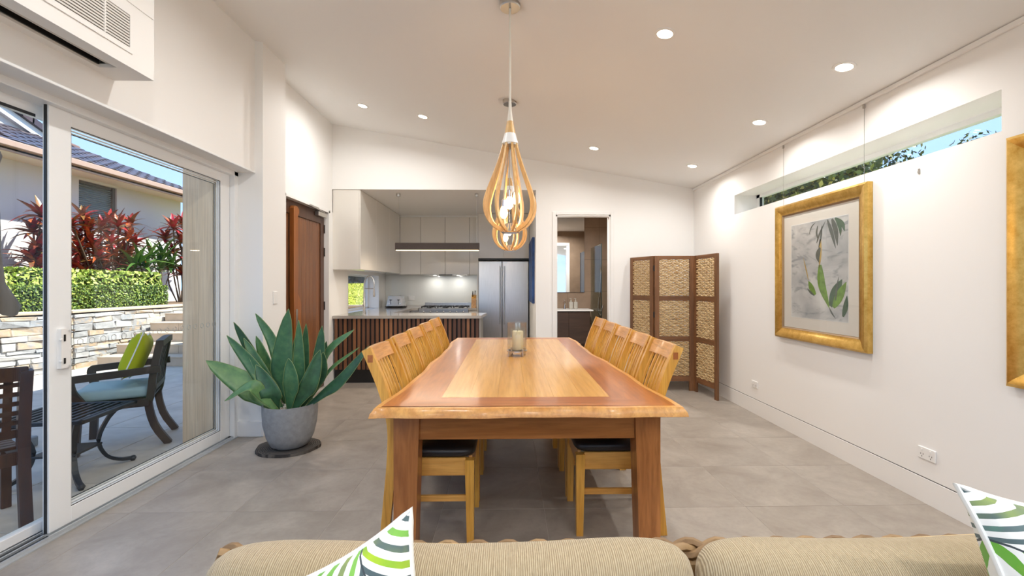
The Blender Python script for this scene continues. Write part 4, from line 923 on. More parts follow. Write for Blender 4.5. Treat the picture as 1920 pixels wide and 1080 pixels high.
# ------------------------------------------------------------------ outlets and switch
def outlet(y, z, label):
    t = thing('power_outlet', label, 'outlet', (XR - .0005, y, z)); MB().bb(-.009, 0, -.058, .058, -.036, .036, .003).obj('plate', TRIMW, t)
    for s in (-1, 1):
        MB().bb(-.0125, -.009, s * .028 - .005, s * .028 + .005, .012, .026, .001).obj('rocker', TRIMW, t)
        for q, (a, b) in enumerate(((-.008, -.006), (.008, -.006), (0, -.02))): MB().bb(-.0095, -.0088, s * .028 + a - .0015, s * .028 + a + .0015, b - .005, b + .004).obj('socket_slot', BLACK, t)
outlet(2.665, .302, 'white double power point low on right wall near the cushion'); outlet(4.57, .302, 'white double power point low on right wall near the folding screen')
t = thing('light_switch', 'white two-gang light switch on the pier beside the timber door', 'switch', (-2.1495, 4.19, 1.205)); MB().bb(0, .008, -.038, .038, -.058, .058, .003).obj('plate', TRIMW, t)
for z in (-.018, .018): MB().bb(.008, .0115, -.007, .007, z - .012, z + .012, .001).obj('rocker', TRIMW, t)
# ------------------------------------------------------------------ sofa and cushions
sf = thing('sofa', 'beige sofa with braided rattan back frame seen from the seat side', 'sofa', (0, 0, 0))
MB().bb(-.78, 1.62, .12, 1.16, .10, .25, .01).obj('base', WICK, sf); MB().bb(-.70, 1.56, .10, 1.08, .252, .36, .04, 3).obj('seat_pad', TWEED, sf, 40)
MB().bb(-.70, 1.58, 1.085, 1.135, .25, .65, .008).obj('back_panel', WICK, sf)
for x in (-.72, 1.56):
    for y in (.18, 1.08): MB().bb(x - .03, x + .03, y - .03, y + .03, 0, .10).obj('foot', BARK, sf)
for s in range(3):
    pts = [(-.70 + 2.26 * k / 150, 1.11 + .018 * math.cos(k * .42 + s * 2 * PI / 3), .667 + .010 * math.sin(2 * (k * .42 + s * 2 * PI / 3))) for k in range(151)]
    MB().tube(pts, .0105, 6).obj('braid_strand', WICK, sf, 60)
def backcush(x0, x1, label, seed):
    xm = (x0 + x1) / 2; hw = (x1 - x0) / 2; t = thing('back_cushion', label, 'cushion', (xm, .985, .456), 0, 'beige tweed sofa back cushions')
    def f(u, v):
        th = 2 * PI * v; ph = PI * (u - .5); ca, sa = math.cos(th), math.sin(th); k = .30
        sx = math.copysign(abs(ca) ** k, ca); sz = math.copysign(abs(sa) ** k, sa); cc = abs(math.cos(ph)) ** .5; sy = math.copysign(abs(math.sin(ph)) ** .8, math.sin(ph))
        x = hw * sx * cc * (1 - .012 * sz); z = .15 + .152 * sz * cc
        z -= .020 * (1 - (x / hw) ** 2) * max(0, sz) * cc + .004 * math.sin(7 * x + seed)
        return (x, -.085 * sy - .00 + .05 * (z - .15), z)
    MB().grid(20, 96, f).obj('cover', TWEED, t, True)
    MB().tube([Vector(f(.26, .04 + .42 * k / 60)) + Vector((0, 0, .0008)) for k in range(61)], .0020, 5).obj('top_stitch', plain('pale_thread', srgb(214, 190, 146), .8) if 'pale_thread' not in MATS else MATS['pale_thread'], t)
backcush(-.655, .408, 'left beige tweed back cushion of the sofa', 1.0); backcush(.412, 1.50, 'right beige tweed back cushion of the sofa', 3.0)
def pillow(name, label, loc, rot, half, mat, pipe, parent_thick=.075, cat='cushion', ear=.34):
    t = thing(name, label, cat, loc); t.rotation_euler = rot
    def edge(u, v):
        x, y = 2 * u - 1, 2 * v - 1; k = 1 - ear * (1 - y * y) * abs(x) ** 3 * .55; q = 1 - ear * (1 - x * x) * abs(y) ** 3 * .55; return x * k * half, y * q * half, x, y
    def top(u, v):
        a, b, x, y = edge(u, v); return (a, b, parent_thick * ((1 - x ** 4) * (1 - y ** 4)) ** .6)
    def bot(u, v):
        a, b, x, y = edge(u, v); return (a, b, -parent_thick * ((1 - x ** 4) * (1 - y ** 4)) ** .6)
    m = MB().grid(24, 24, top); m.grid(24, 24, bot, True); m.obj('cover', mat, t, True)
    per = [edge(k / 24, 0)[:2] for k in range(24)] + [edge(1, k / 24)[:2] for k in range(24)] + [edge(1 - k / 24, 1)[:2] for k in range(24)] + [edge(0, 1 - k / 24)[:2] for k in range(24)]
    MB().tube([(a, b, 0) for a, b in per], .0055, 6, (0, 0, 1), True).obj('piping', pipe, t, 60)
    return t
def world_at(px, py, Yd):
    u = (px - 972.3) / 846; c, s_ = math.cos(R(1.2)), math.sin(R(1.2)); d = (s_ + u * c, c - u * s_, (534.5 - py) / 846); k = Yd / d[1]
    return Vector((d[0] * k, Yd, 1.32 + d[2] * k))
def lean(tip, ang_corner, roll, half, lb, mat):
    nrm_t = R(20); e1 = Vector((1, 0, 0)); e2 = Vector((0, math.sin(nrm_t), math.cos(nrm_t))); e3 = e1.cross(e2)
    d = half * math.sqrt(2); cdir = e1 * math.cos(ang_corner) + e2 * math.sin(ang_corner); c = tip - cdir * d
    M = Matrix((e1, e2, e3)).transposed() @ Matrix.Rotation(roll, 3, 'Z')
    pillow('throw_pillow', lb, c, M.to_euler(), half, mat, PIPEW, .07, 'pillow')
lean(world_at(771, 955, .86), R(66), R(21), .215, 'white throw pillow with palm frond print leaning on left sofa cushion', FROND1)
lean(world_at(1792, 909, .84), R(133), R(-2), .235, 'white throw pillow with green frond print at right end of sofa', FROND2)
# ================================================================== terrace
te = MB().bb(-60, -2.52, -40, 60, -.14, -.013).bb(-2.52, 60, -40, -3.2, -.14, -.013).bb(2.84, 60, -3.2, 60, -.14, -.013).bb(-2.52, 2.84, 8.9, 60, -.14, -.013).obj('ground', GROUND); struct(te)
tf = MB().bb(-7.5, -2.52, -4.0, 7.9, -.012, -.008).obj('floor_terrace', GROUT); struct(tf)
struct(MB().bb(-7.5, 6, -14, -4.0, -.012, -.004).bb(-2.52, 6, -4.0, -3.2, -.012, -.004).obj('floor_terrace_bounce', PAVER))  # unseen pale paving, laid out to bounce sunlight into the room
pv = MB().box((0, 0, -.004), (.594, .594, .008), None, .0015).mesh('paver', PAVER)
for j in range(-1, 11):
    for i in range(8):
        x, y = -2.83 - .6 * i, 1.56 + .6 * j
        if x > -7.2: link('paver', pv, tf, loc=(x, y, 0))
# timber clad blade wall just outside the glass
struct(MB().bb(-2.70, -2.525, 3.79, 4.3, 0, 3.35).bb(-2.525, -2.455, 3.79, 3.925, .024, 2.25).obj('wall_terrace_blade', PALE))
ot = structE('wall_outside_left'); MB().bb(-2.64, -2.622, 4.3, 8.9, 0, .88).bb(-2.64, -2.622, 4.3, 6.7, .88, 3.4).bb(-2.64, -2.622, 8.3, 8.9, .88, 3.4).bb(-2.64, -2.622, 6.7, 8.3, 1.52, 3.4).obj('render', RENDER, ot)
# dry-stone retaining wall
WP = [Vector((-7.46, 5.3)), Vector((-6.86, 7.2)), Vector((-6.74, 9.8))]
sw = thing('stone_wall', 'pale dry-stone retaining wall beside the terrace steps', 'wall', (0, 0, 0))
H_ = .88
for a, b in zip(WP, WP[1:]):
    d = b - a; Lg = d.length; ang = math.atan2(d.y, d.x); c = (a + b) / 2; nrm = Vector((d.y, -d.x)).normalized()
    MB().box((c.x - nrm.x * .2, c.y - nrm.y * .2, H_ / 2), (Lg, .32, H_), rotz(ang)).obj('core', MORTAR, sw)
    MB().box((c.x - nrm.x * .16, c.y - nrm.y * .16, H_ + .018), (Lg, .40, .035), rotz(ang), .004).obj('capping', STEPM, sw)
stones = []
stack_rows = []; z = .0
while z < H_ - .03: h = random.choice((.055, .07, .085, .10, .12)); h = min(h, H_ - z); stack_rows.append((z, h)); z += h
s_start = 2.9; total = 0
for a, b in zip(WP, WP[1:]):
    d = b - a; Lg = d.length; ang = math.atan2(d.y, d.x); nrm = Vector((d.y, -d.x)).normalized(); u = d.normalized()
    for z, h in stack_rows:
        s_ = 0.0
        while s_ < Lg - .03:
            l_ = min(random.uniform(.13, .40) * (1.2 if h < .08 else 1), Lg - s_)
            if Lg - s_ - l_ < .08: l_ = Lg - s_
            p = a + u * (s_ + l_ / 2); dep = .11 + random.uniform(0, .045)
            vs, fs = unit_bevel(1, 1, 1, .06, 1); kx = [random.uniform(.86, 1) for _ in range(8)]
            jit = [(x * (l_ - .006), y * dep, zz * (h - .006)) for x, y, zz in vs]
            jit = [(x + random.uniform(-.014, .014), y + random.uniform(-.014, .014), zz + random.uniform(-.008, .008)) for x, y, zz in jit]
            me = MB().add(jit, fs).mesh('stone', STONE)
            o = link('stone', me, sw, loc=(p.x - nrm.x * .0, p.y - nrm.y * .0, z + h / 2)); o.rotation_euler = (0, 0, ang)
            s_ += l_; total += 1
# steps
for k in range(5):
    y0 = 7.45 + .36 * k
    t = thing('garden_step', f'beige tiled garden step, number {k + 1} from the terrace' if False else ('lowest', 'second', 'third', 'fourth', 'top')[k] + ' beige tiled garden step beside the stone wall', 'step', (-5.65, y0, 0), 0, 'beige garden steps')
    MB().bb(-1.02, 1.05, .015, .36 if k < 4 else 1.6, .155 * k if k else 0, .155 * (k + 1) - .022).obj('riser_core', STEPM, t)
    for q in range(4): MB().bb(-1.02 + .5175 * q + .002, -1.02 + .5175 * (q + 1) - .002, .0, .0149, .155 * k + .002, .155 * (k + 1) - .022).obj('riser_tile', STEPM, t)
    for q in range(4): MB().bb(-1.02 + .5175 * q + .001, -1.02 + .5175 * (q + 1) - .001, -.012, .36 if k < 4 else 1.6, .155 * (k + 1) - .022, .155 * (k + 1), .002).obj('tread_tile', STEPM, t)
# garden bed behind the wall
struct(MB().bb(-40, -7.25, -10, 40, -.1, .84).bb(-7.25, -3.8, 10.3, 12.0, -.1, .79).obj('ground_garden', SOIL))
def leafcloud(name, n_, fn, size, mat, parent=None, asp=.55, bias=None):
    m = MB()
    for _ in range(n_):
        p, nrm = fn(); q = Vector((random.gauss(0, 1), random.gauss(0, 1), random.gauss(0, 1))) * .55 + nrm
        q.normalize(); a = q.orthogonal().normalized(); a = Matrix.Rotation(random.uniform(0, 6.28), 3, q) @ a; b = q.cross(a); s_ = size * random.uniform(.6, 1.25)
        m.v += [tuple(p - a * s_), tuple(p + b * s_ * asp), tuple(p + a * s_), tuple(p - b * s_ * asp)]
        k = len(m.v) - 4; m.f.append([k, k + 1, k + 2, k + 3])
    me = bpy.data.meshes.new(name); me.from_pydata(m.v, [], m.f); me.materials.append(mat); o = link(name, me, parent); o['kind'] = 'stuff'; return o
def hedge(label, x0, x1, y0, y1, z0, z1, n_, size, mat=HEDGE):
    t = thing('clipped_hedge', label, 'hedge', ((x0 + x1) / 2, (y0 + y1) / 2, z0)); hx, hy, hz = (x1 - x0) / 2, (y1 - y0) / 2, z1 - z0
    MB().bb(-hx + .05, hx - .05, -hy + .05, hy - .05, -.0, hz - .05).obj('branch_core', HCORE, t)
    def fn():
        r_ = random.random(); A = [2 * hy * hz, 2 * hx * 2 * hy, 2 * hx * hz]; s_ = sum(A); r_ *= s_
        j = random.uniform(-.035, .012)
        if r_ < A[0]: return Vector((hx + j, random.uniform(-hy, hy), random.uniform(0, hz))), Vector((1, 0, .3))
        if r_ < A[0] + A[1]: return Vector((random.uniform(-hx, hx), random.uniform(-hy, hy), hz + j)), Vector((0, 0, 1))
        sg = random.choice((-1, 1)); return Vector((random.uniform(-hx, hx), sg * (hy + j), random.uniform(0, hz))), Vector((0, sg, .3))
    leafcloud('leaves', n_, fn, size, mat, t); return t
hedge('lower clipped green hedge directly above the stone wall', -8.12, -7.66, 6.1, 10.3, .84, 1.305, 16000, .023)
hedge('higher clipped green hedge behind the lower hedge', -8.78, -8.32, 6.1, 10.95, .84, 1.60, 5500, .055, HEDGE2)
# strap-leaved garden plants
def leafmesh(name, Lg, W_, droop, mat, fold=.3):
    m = MB(); vs = []; fs = []; nseg = 6
    for i in range(nseg + 1):
        f = i / nseg; a = droop * f; x = Lg * (f - .12 * droop * f * f); z = -Lg * droop * .5 * f * f + .0
        w_ = W_ * math.sin(PI * (.08 + .92 * f) ** .75) * .5 + .002
        vs += [(x, w_, z + fold * w_), (x, 0, z), (x, -w_, z + fold * w_)]
    for i in range(nseg): fs += [[3 * i, 3 * i + 1, 3 * i + 4, 3 * i + 3], [3 * i + 1, 3 * i + 2, 3 * i + 5, 3 * i + 4]]
    k = len(vs); vs2 = [(x, y, z - .004) for x, y, z in vs]; fs2 = [[q + k for q in f][::-1] for f in fs]
    return m.add(vs + vs2, fs + fs2).mesh(name, mat, True)
CL = [leafmesh('leaf', l_, w_, d_, CORDY) for l_, w_, d_ in ((.42, .092, .35), (.36, .085, .8), (.46, .088, 1.3), (.30, .08, .15))]
GL = [leafmesh('leaf', l_, w_, d_, GREENL) for l_, w_, d_ in ((.62, .085, .5), (.55, .08, .9), (.7, .08, 1.2))]
def rosette(root, p, n_, meshes, up0=1.2, up1=-.25):
    for k in range(n_):
        f = k / n_; el = up0 + (up1 - up0) * f + random.uniform(-.15, .15); az = k * 2.4 + random.uniform(-.3, .3)
        o = link('leaf', random.choice(meshes), root, loc=p + Vector((0, 0, -.10 * f))); o.rotation_euler = (random.uniform(-.3, .3), -el, az); s_ = random.uniform(.8, 1.15); o.scale = (s_, s_, s_)
def bush(name, label, base, heads, meshes, n_, stem=.016, up0=1.3, up1=-.25):
    t = thing(name, label, 'plant', base)
    for h in heads:
        h = Vector(h) - Vector(base); b0 = Vector((h.x * .25 + random.uniform(-.05, .05), h.y * .25, 0))
        MB().tube(spline([b0, b0 * .5 + h * .5 + Vector((random.uniform(-.06, .06), random.uniform(-.06, .06), .0)), h], 8), stem, 6, (0, 1, .1)).obj('stem', BARK, t, 60)
        rosette(t, h, n_, meshes, up0, up1)
    return t
def heads(pxs, Xp):
    o = []
    for px, py in pxs:
        u = (px - 972.3) / 846; c, s_ = math.cos(R(1.2)), math.sin(R(1.2)); d = (s_ + u * c, c - u * s_, (534.5 - py) / 846); X_ = Xp + random.uniform(-.25, .25); k = X_ / d[0]; o.append((X_, d[1] * k, 1.32 + d[2] * k))
    return o
bush('cordyline', 'big red and orange cordyline clump behind hedge, centre of the garden', (-9.3, 10.7, .84), heads([(155, 405), (190, 425), (222, 420), (240, 445), (208, 455), (170, 450), (145, 445), (228, 470), (185, 480), (150, 480), (246, 418), (205, 415), (165, 500), (200, 500), (232, 495), (135, 420), (140, 500)], -9.25), CL, 17)
bush('cordyline', 'low bronze cordyline filling in under the big central clump', (-9.4, 11.2, .84), heads([(150, 465), (178, 465), (200, 440), (216, 480), (240, 475), (252, 455), (165, 430), (192, 500), (220, 505), (160, 515), (245, 500)], -9.3), CL, 18)
bush('cordyline', 'red cordyline seen left of the sliding door stile', (-9.3, 9.25, .84), heads([(76, 400), (62, 430), (90, 425), (72, 465), (110, 440), (105, 475), (58, 480), (100, 500), (70, 498)], -9.25), CL, 22)
bush('cordyline', 'dark red cordyline by the end of the house wall', (-9.3, 13.0, .84), heads([(325, 425), (343, 418), (310, 445), (338, 450), (352, 440), (325, 470), (345, 480), (360, 460), (315, 500), (340, 510)], -9.25), CL, 22)
bush('strap_leaf_plant', 'bushy green strap-leaved plant in front of the dark cordyline', (-9.05, 11.85, .84), heads([(262, 492), (285, 480), (305, 485), (275, 500), (300, 505), (322, 500), (250, 505)], -9.0), GL, 13, .012, 1.4, .1)
# neighbour house
hs = thing('neighbour_house', 'pale rendered neighbouring house with dark tiled roof beyond the hedges', 'house', (-10, 0, 0))
MB().bb(-6, 0, 2.0, 10.70, .8, 3.84).bb(-6, 0, 11.72, 13.95, .8, 3.84).bb(-6, 0, 10.70, 11.72, .8, 2.75).bb(-6, -.12, 10.70, 11.72, 2.75, 3.84).bb(-.12, 0, 10.70, 11.72, 3.78, 3.84).obj('wall', RENDER, hs)
wn_ = MB().bb(-.11, -.07, 10.70, 10.74, 2.75, 3.78).bb(-.11, -.04, 11.64, 11.72, 2.75, 3.78).bb(-.11, -.06, 10.70, 11.72, 3.72, 3.78).bb(-.11, -.06, 10.70, 11.72, 2.75, 2.80).obj('window', plain('dark_window_frame', srgb(70, 64, 60), .5), hs)
MB().bb(-.105, -.10, 10.74, 11.64, 2.8, 3.72).obj('pane', SHADE_W, wn_)
for k in range(19): MB().box((-.085, 11.19, 2.83 + k * .047), (.03, .90, .004), roty(R(35))).obj('blind_slat', BLIND, wn_)
MB().bb(0, .72, 2.0, 14.3, 3.84, 3.87).obj('soffit', SOFFIT, hs)
MB().bb(.68, .72, 2.0, 14.3, 3.80, 3.98, .004).bb(.72, .82, 2.0, 14.32, 3.88, 4.0, .012).obj('gutter', GUTTER, hs)
PT = math.atan(.40)
MB().add([(.75, 2, 3.99), (.75, 14.3, 3.99), (-2.45, 14.3 - 1.2, 3.99 + 1.28), (-2.45, 2, 3.99 + 1.28), (-5.65, 14.3, 3.9), (-5.65, 2, 3.9)], [[0, 1, 2, 3], [3, 2, 4, 5], [1, 4, 2]]).obj('roof_deck', ROOFT, hs)
tg_ = MB()
def tileprof(u, v):
    y = -.16 + .32 * u; x = -.21 + .42 * v
    return (x, y, .022 * math.sin(PI * u * 2) * (1 if u < .5 else .35) + .028 * (v))
tm_ = MB().grid(8, 1, tileprof).grid(8, 1, lambda u, v: (.21 + .0, -.16 + .32 * u, (.022 * math.sin(PI * u * 2) * (1 if u < .5 else .35) + .028) * (1 - v) - .012 * v))
tme = tm_.mesh('roof_tile', ROOFT, 40)
nt_ = 0
for r_ in range(9):
    for k in range(18):
        y = 9.0 + .30 * k + (.15 if r_ % 2 else 0); dx = .36 * r_ + .14
        if y > 14.25 - dx * .38: continue
        o = link('roof_tile', tme, hs, loc=(.72 - dx * math.cos(PT), y, 4.005 + dx * math.sin(PT) + .012)); o.rotation_euler = (0, PT, 0)
rc_ = MB().lathe([(.10, 0), (.09, .36)], 10).mesh('ridge_cap', RIDGE, 40)
for k in range(14):
    o = link('ridge_cap', rc_, hs, loc=(-2.45, 8.5 + .34 * k, 5.27)); o.rotation_euler = (R(-93), 0, 0)
# upper gable of the same house
MB().prism([(4.5, 4.3), (12.6, 4.3), (12.6, 4.9), (9.6, 6.15), (4.5, 4.2)], 0, -6.5, -2.1).obj('gable_wall', RENDER, hs)
e_ = MB()
for k in range(13):
    f0 = k / 13; y0 = 9.45 + 3.4 * f0; z0 = 6.22 - 1.36 * f0
    MB().add([(-2.2, y0, z0), (-2.2, y0 + .30, z0 - .12), (-1.92, y0 + .30, z0 - .12), (-1.92, y0, z0), (-2.2, y0 + .01, z0 + .15), (-2.2, y0 + .31, z0 + .04), (-1.92, y0 + .31, z0 + .04), (-1.92, y0 + .01, z0 + .15)], [[3, 2, 1, 0], [4, 5, 6, 7], [0, 1, 5, 4], [1, 2, 6, 5], [2, 3, 7, 6], [3, 0, 4, 7]]).obj('barge_tile', ROOFT, hs)
MB().prism([(9.45, 6.2), (9.45, 6.0), (12.9, 4.62), (12.9, 4.84)], 0, -2.1, -2.0).obj('barge_board', TRIMW, hs)
# ------------------------------------------------------------------ terrace furniture
t = thing('terrace_armchair', 'dark brown cast terrace armchair with curved legs facing the ottoman', 'chair', (-3.24, 3.86, 0), math.atan2(-.5, -.87))
def S2(pts, w_, h_, name, mat=EXTB, par=None, up=(0, 1, 0), n_=14): return MB().sweep(spline(pts, n_), rect(w_, h_), up).obj(name, mat, par or t)
for s in (-1, 1):
    y = s * .245
    S2([(-.33, y * .86, 0), (-.24, y * .9, .16), (-.20, y * .95, .34), (-.215, y, .42), (-.235, y, .62), (-.275, y * .96, .86)], .05, .045, 'back_post')
    S2([(.24, y, 0), (.235, y, .15), (.22, y, .38)], .05, .05, 'front_leg')
    S2([(-.28, s * .275, .635), (.0, s * .285, .615), (.22, s * .285, .60), (.26, s * .285, .585), (.25, s * .28, .50), (.20, s * .26, .40)], .055, .03, 'armrest', up=(0, 1, 0), n_=20)
    MB().bb(-.21, .23, y - .02, y + .02, .335, .395, .004).obj('side_rail', EXTB, t)
MB().bb(.20, .24, -.24, .24, .335, .395, .004).obj('front_rail', EXTB, t); MB().bb(-.22, .23, -.24, .24, .388, .40).obj('seat_deck', EXTB, t)
MB().sweep([(-.275, -.26, .84), (-.285, 0, .855), (-.275, .26, .84)], rect(.05, .05)).obj('top_rail', EXTB, t); MB().sweep([(-.235, -.24, .48), (-.24, 0, .48), (-.235, .24, .48)], rect(.03, .04)).obj('lower_rail', EXTB, t)
for k in range(6): MB().sweep([(-.24, -.19 + .076 * k, .49), (-.248, -.19 + .076 * k, .66), (-.275, -.19 + .076 * k, .83)], rect(.03, .012), (1, 0, 0)).obj('back_slat', EXTB, t)
A_ = math.atan2(-.5, -.87); fw = Vector((math.cos(A_), math.sin(A_), 0)); sdv = Vector((-fw.y, fw.x, 0)); C0 = Vector((-3.24, 3.86, 0))
t2 = thing('seat_cushion', 'pale teal box seat cushion on the terrace armchair', 'cushion', C0 + fw * .03 + Vector((0, 0, .402)), A_)
MB().box((0, 0, .045), (.47, .47, .09), None, .03, 3).obj('cover', TEALC, t2, 50)
for z in (.018, .072): MB().tube([(.225, -.225, z), (.225, .225, z), (-.225, .225, z), (-.225, -.225, z)], .005, 5, (0, 0, 1), True).obj('piping', TEALC, t2)
pc = C0 - fw * .085 + Vector((0, 0, .725)); e2 = (fw * -.33 + Vector((0, 0, .944))).normalized(); e1 = sdv; e3 = e1.cross(e2)
pillow('throw_pillow', 'lime green scatter pillow propped against back of the terrace armchair', pc, (Matrix((e1, e2, e3)).transposed() @ Matrix.Rotation(R(8), 3, 'Z')).to_euler(), .205, LIMEC, PIPEW, .075, 'pillow')
t = thing('metal_ottoman', 'dark cast metal lattice ottoman table with C-curved legs on the terrace', 'ottoman', (-3.04, 3.17, 0), R(9))
hs_ = .27
for a, b, c_, d_ in ((-hs_, hs_, -hs_, -hs_ + .03), (-hs_, hs_, hs_ - .03, hs_), (-hs_, -hs_ + .03, -hs_, hs_), (hs_ - .03, hs_, -hs_, hs_)): MB().bb(a, b, c_, d_, .425, .45, .003).obj('top_frame', EXTM, t)
for k in range(9):
    p = -hs_ + .03 + (k + .5) * (2 * hs_ - .06) / 9; MB().bb(p - .011, p + .011, -hs_ + .03, hs_ - .03, .436, .446).obj('top_slat', EXTM, t)
for k in range(5):
    p = -hs_ + .03 + (k + .5) * (2 * hs_ - .06) / 5; MB().bb(-hs_ + .03, hs_ - .03, p - .012, p + .012, .430, .4362).obj('cross_slat', EXTM, t)
for sx in (-1, 1):
    for sy in (-1, 1):
        dv_ = Vector((sx, sy, 0)).normalized(); e = .30
        pts = [dv_ * .27 + Vector((0, 0, .425)), dv_ * .205 + Vector((0, 0, .34)), dv_ * .16 + Vector((0, 0, .21)), dv_ * .20 + Vector((0, 0, .09)), dv_ * .28 + Vector((0, 0, .035)), dv_ * .36 + Vector((0, 0, .022))]
        lg = MB().sweep(spline(pts, 18), rect(.030, .022), (0, 0, 1)).obj('leg', EXTM, t)
        MB().lathe([(.0, 0), (.012, .0), (.022, .02), (.014, .036), (.0, .04)], 10, dv_ * .355).obj('foot', EXTM, lg)
MB().bb(-.13, .13, -.13, .13, .175, .19, .003).obj('lower_shelf', EXTM, t)
t = thing('timber_terrace_chair', 'dark red-brown timber chair with lattice back beside the glass', 'chair', (-2.80, 2.335, 0))
fd = Vector((-.84, .54, 0)).normalized(); sd_ = Vector((fd.y, -fd.x, 0)); t.rotation_euler = (0, 0, math.atan2(fd.y, fd.x))
# local +x = facing direction, rear posts at x=0, posts at y=+-.24
for s in (-1, 1):
    S2([(-.06, s * .24, 0), (-.02, s * .24, .22), (0, s * .24, .43), (-.02, s * .24, .65), (-.06, s * .24, .86)], .045, .05, 'back_post', EXTW, t, (0, 1, 0))
    MB().bb(.36, .405, s * .24 - .022, s * .24 + .022, 0, .42, .003).obj('front_leg', EXTW, t); MB().bb(.01, .37, s * .24 - .013, s * .24 + .013, .34, .41, .003).obj('side_apron', EXTW, t)
MB().bb(.37, .395, -.22, .22, .34, .41, .003).obj('front_apron', EXTW, t); MB().bb(-.01, .015, -.22, .22, .34, .41, .003).obj('rear_apron', EXTW, t)
for k in range(7): MB().bb(.02 + k * .056, .066 + k * .056, -.235, .235, .42, .438, .003).obj('seat_slat', EXTW, t)
MB().sweep([(-.055, -.245, .84), (-.07, 0, .85), (-.055, .245, .84)], rect(.03, .075)).obj('top_rail', EXTW, t); MB().bb(-.012, .012, -.22, .22, .49, .535, .002).obj('lower_rail', EXTW, t)
for k in range(5): MB().sweep([(-.004, -.176 + .088 * k, .53), (-.022, -.176 + .088 * k, .66), (-.052, -.176 + .088 * k, .82)], rect(.034, .012), (1, 0, 0)).obj('back_slat', EXTW, t)
for k in range(5):
    z = .575 + k * .052; x = -.010 - .045 * ((z - .53) / .3); MB().bb(x - .004, x + .008, -.218, .218, z - .012, z + .012).obj('cross_slat', EXTW, t)
# folded umbrella
um = thing('market_umbrella', 'folded taupe garden umbrella at the left edge of the view', 'umbrella', (-4.12, 3.55, 0))
MB().bb(-.25, .25, -.25, .25, 0.0005, .085, .01).obj('granite_base', GRAN, um); MB().lathe([(.02, .08), (.02, 2.75)], 14).obj('pole', EXTM, um, 30)
cn = MB(); nn = 48; prof = [(.03, 2.70), (.07, 2.55), (.13, 2.34), (.10, 2.20), (.085, 2.10), (.12, 1.9), (.13, 1.6), (.15, 1.35), (.22, 1.17), (.20, 1.10)]
vs = []; fs = []
for r_, z in prof:
    for k in range(nn):
        a = 2 * PI * k / nn; q = r_ * (1 + .22 * math.cos(8 * a + 2 * z)); vs.append((q * math.cos(a), q * math.sin(a), z + .03 * math.cos(8 * a) * (1 if r_ > .14 else .3)))
for i in range(len(prof) - 1):
    for k in range(nn): fs.append([i * nn + k, i * nn + (k + 1) % nn, (i + 1) * nn + (k + 1) % nn, (i + 1) * nn + k])
cn.add(vs, fs).obj('canopy', UMBC, um, True)
MB().lathe([(.098, 2.06), (.105, 2.08), (.105, 2.13), (.098, 2.15)], 20).obj('tie_strap', UMBC, um, 30)
MB().lathe([(.0, 2.82), (.022, 2.79), (.02, 2.7)], 12).obj('finial', EXTM, um, 30)
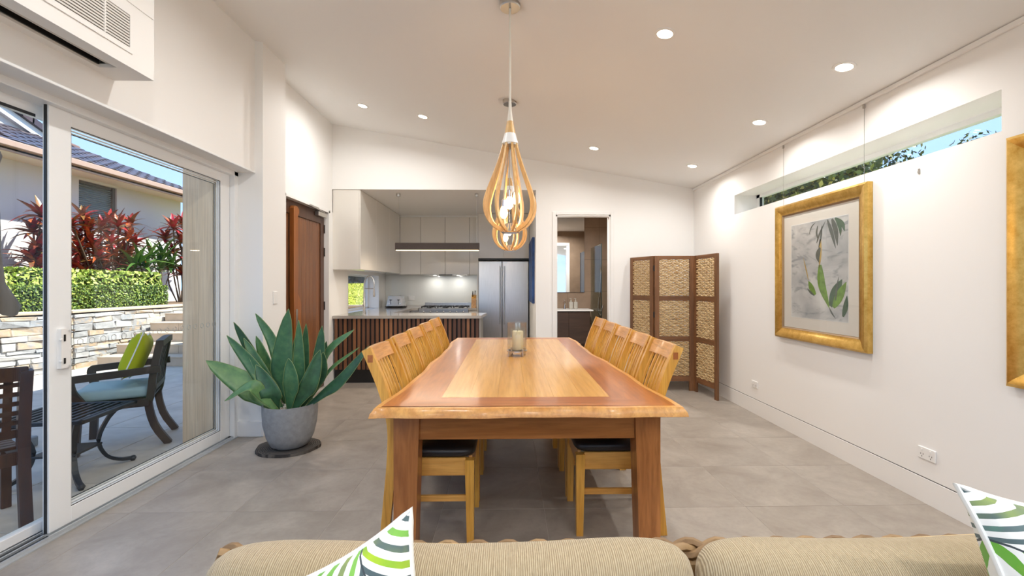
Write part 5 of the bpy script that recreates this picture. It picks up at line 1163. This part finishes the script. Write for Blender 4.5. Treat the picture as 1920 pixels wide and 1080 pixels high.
# ------------------------------------------------------------------ outside the kitchen window
t = thing('garden_wall', 'low dark stone garden wall with white kerb outside the kitchen window', 'wall', (-4.6, 13.0, 0))
MB().bb(-2.5, 2.5, 0, .25, 0, .66).obj('wall', plain('dark_rubble', srgb(84, 78, 80), .9, bump=.8, bscale=9, var=.4), t); MB().bb(-2.5, 2.5, -.03, .27, .66, .74, .004).obj('kerb', TRIMW, t)
for z in (.18, .52): MB().bb(-2.5, 2.5, -.12, -.0, z - .02, z + .02).obj('planting_strip', plain('lime_strip', srgb(190, 200, 60), .8) if 'lime_strip' not in MATS else MATS['lime_strip'], t)
bk = structE('ground_bank'); MB().add([(-7.2, 13.26, .66), (-2.0, 13.26, .66), (-2.0, 17.5, 1.38), (-7.2, 17.5, 1.38), (-7.2, 17.5, 0), (-2, 17.5, 0), (-7.2, 13.26, 0), (-2, 13.26, 0)], [[0, 1, 2, 3], [3, 2, 5, 4], [0, 3, 4, 6], [1, 7, 5, 2], [6, 7, 1, 0]]).obj('soil_slope', plain('lawn_soil', srgb(150, 156, 40), .9), bk)
def lf():
    f = random.uniform(.03, 1); return Vector((random.uniform(-7.2, -2), 13.26 + 4.24 * f, .67 + .72 * f)), Vector((0, -.6, .8))
lw = leafcloud('grass', 5000, lf, .05, LAWN, None, .35); lw['label'] = 'bright yellow green lawn bank outside the kitchen window'; lw['category'] = 'grass'
t = thing('dark_shrub', 'dark shrubs behind the lawn bank outside the kitchen window', 'shrub', (-5.0, 18.0, 0))
MB().bb(-3.0, 2.6, .5, 1.0, 0, 2.6).obj('branch_core', HCORE, t)
leafcloud('leaves', 5000, lambda: (Vector((random.uniform(-3.2, 2.8), random.uniform(-.1, .6), random.uniform(.2, 3.0))), Vector((0, -1, .3))), .09, SHRUBD, t)
# ------------------------------------------------------------------ trees seen through the slot window
def tree(label, base, crown, rad, n_, size):
    t = thing('garden_tree', label, 'tree', base); c = Vector(crown) - Vector(base)
    MB().tube(spline([(0, 0, 0), (.05, .05, c.z * .5), tuple(c)], 8), .12, 8, (0, 1, .1)).obj('trunk', BARK, t, 60)
    for a in range(5):
        e = c + Vector((math.cos(a * 1.3) * rad[0] * .6, math.sin(a * 1.3) * rad[1] * .6, rad[2] * .35)); MB().tube([c * .75, (c * .75 + e) / 2 + Vector((0, 0, .1)), e], .04, 6, (0, 1, .1)).obj('branch', BARK, t, 60)
    def fn():
        v = Vector((random.gauss(0, 1), random.gauss(0, 1), random.gauss(0, 1))).normalized(); k = random.random() ** .4 * (1 + .18 * math.sin(5 * v.x + 3 * v.z) * math.cos(4 * v.y))
        return c + Vector((v.x * rad[0] * k, v.y * rad[1] * k, v.z * rad[2] * k)), v
    leafcloud('leaves', n_, fn, size, TREEL, t); return t
tree('leafy dark green tree outside the slot window', (9.3, 14.6, 0), (9.2, 14.6, 4.7), (2.5, 3.5, 2.7), 34000, .085)
tree('small treetop sprig above the sill of the slot window', (8.2, 7.75, 0), (8.2, 7.75, 3.72), (.35, .35, .32), 260, .05)
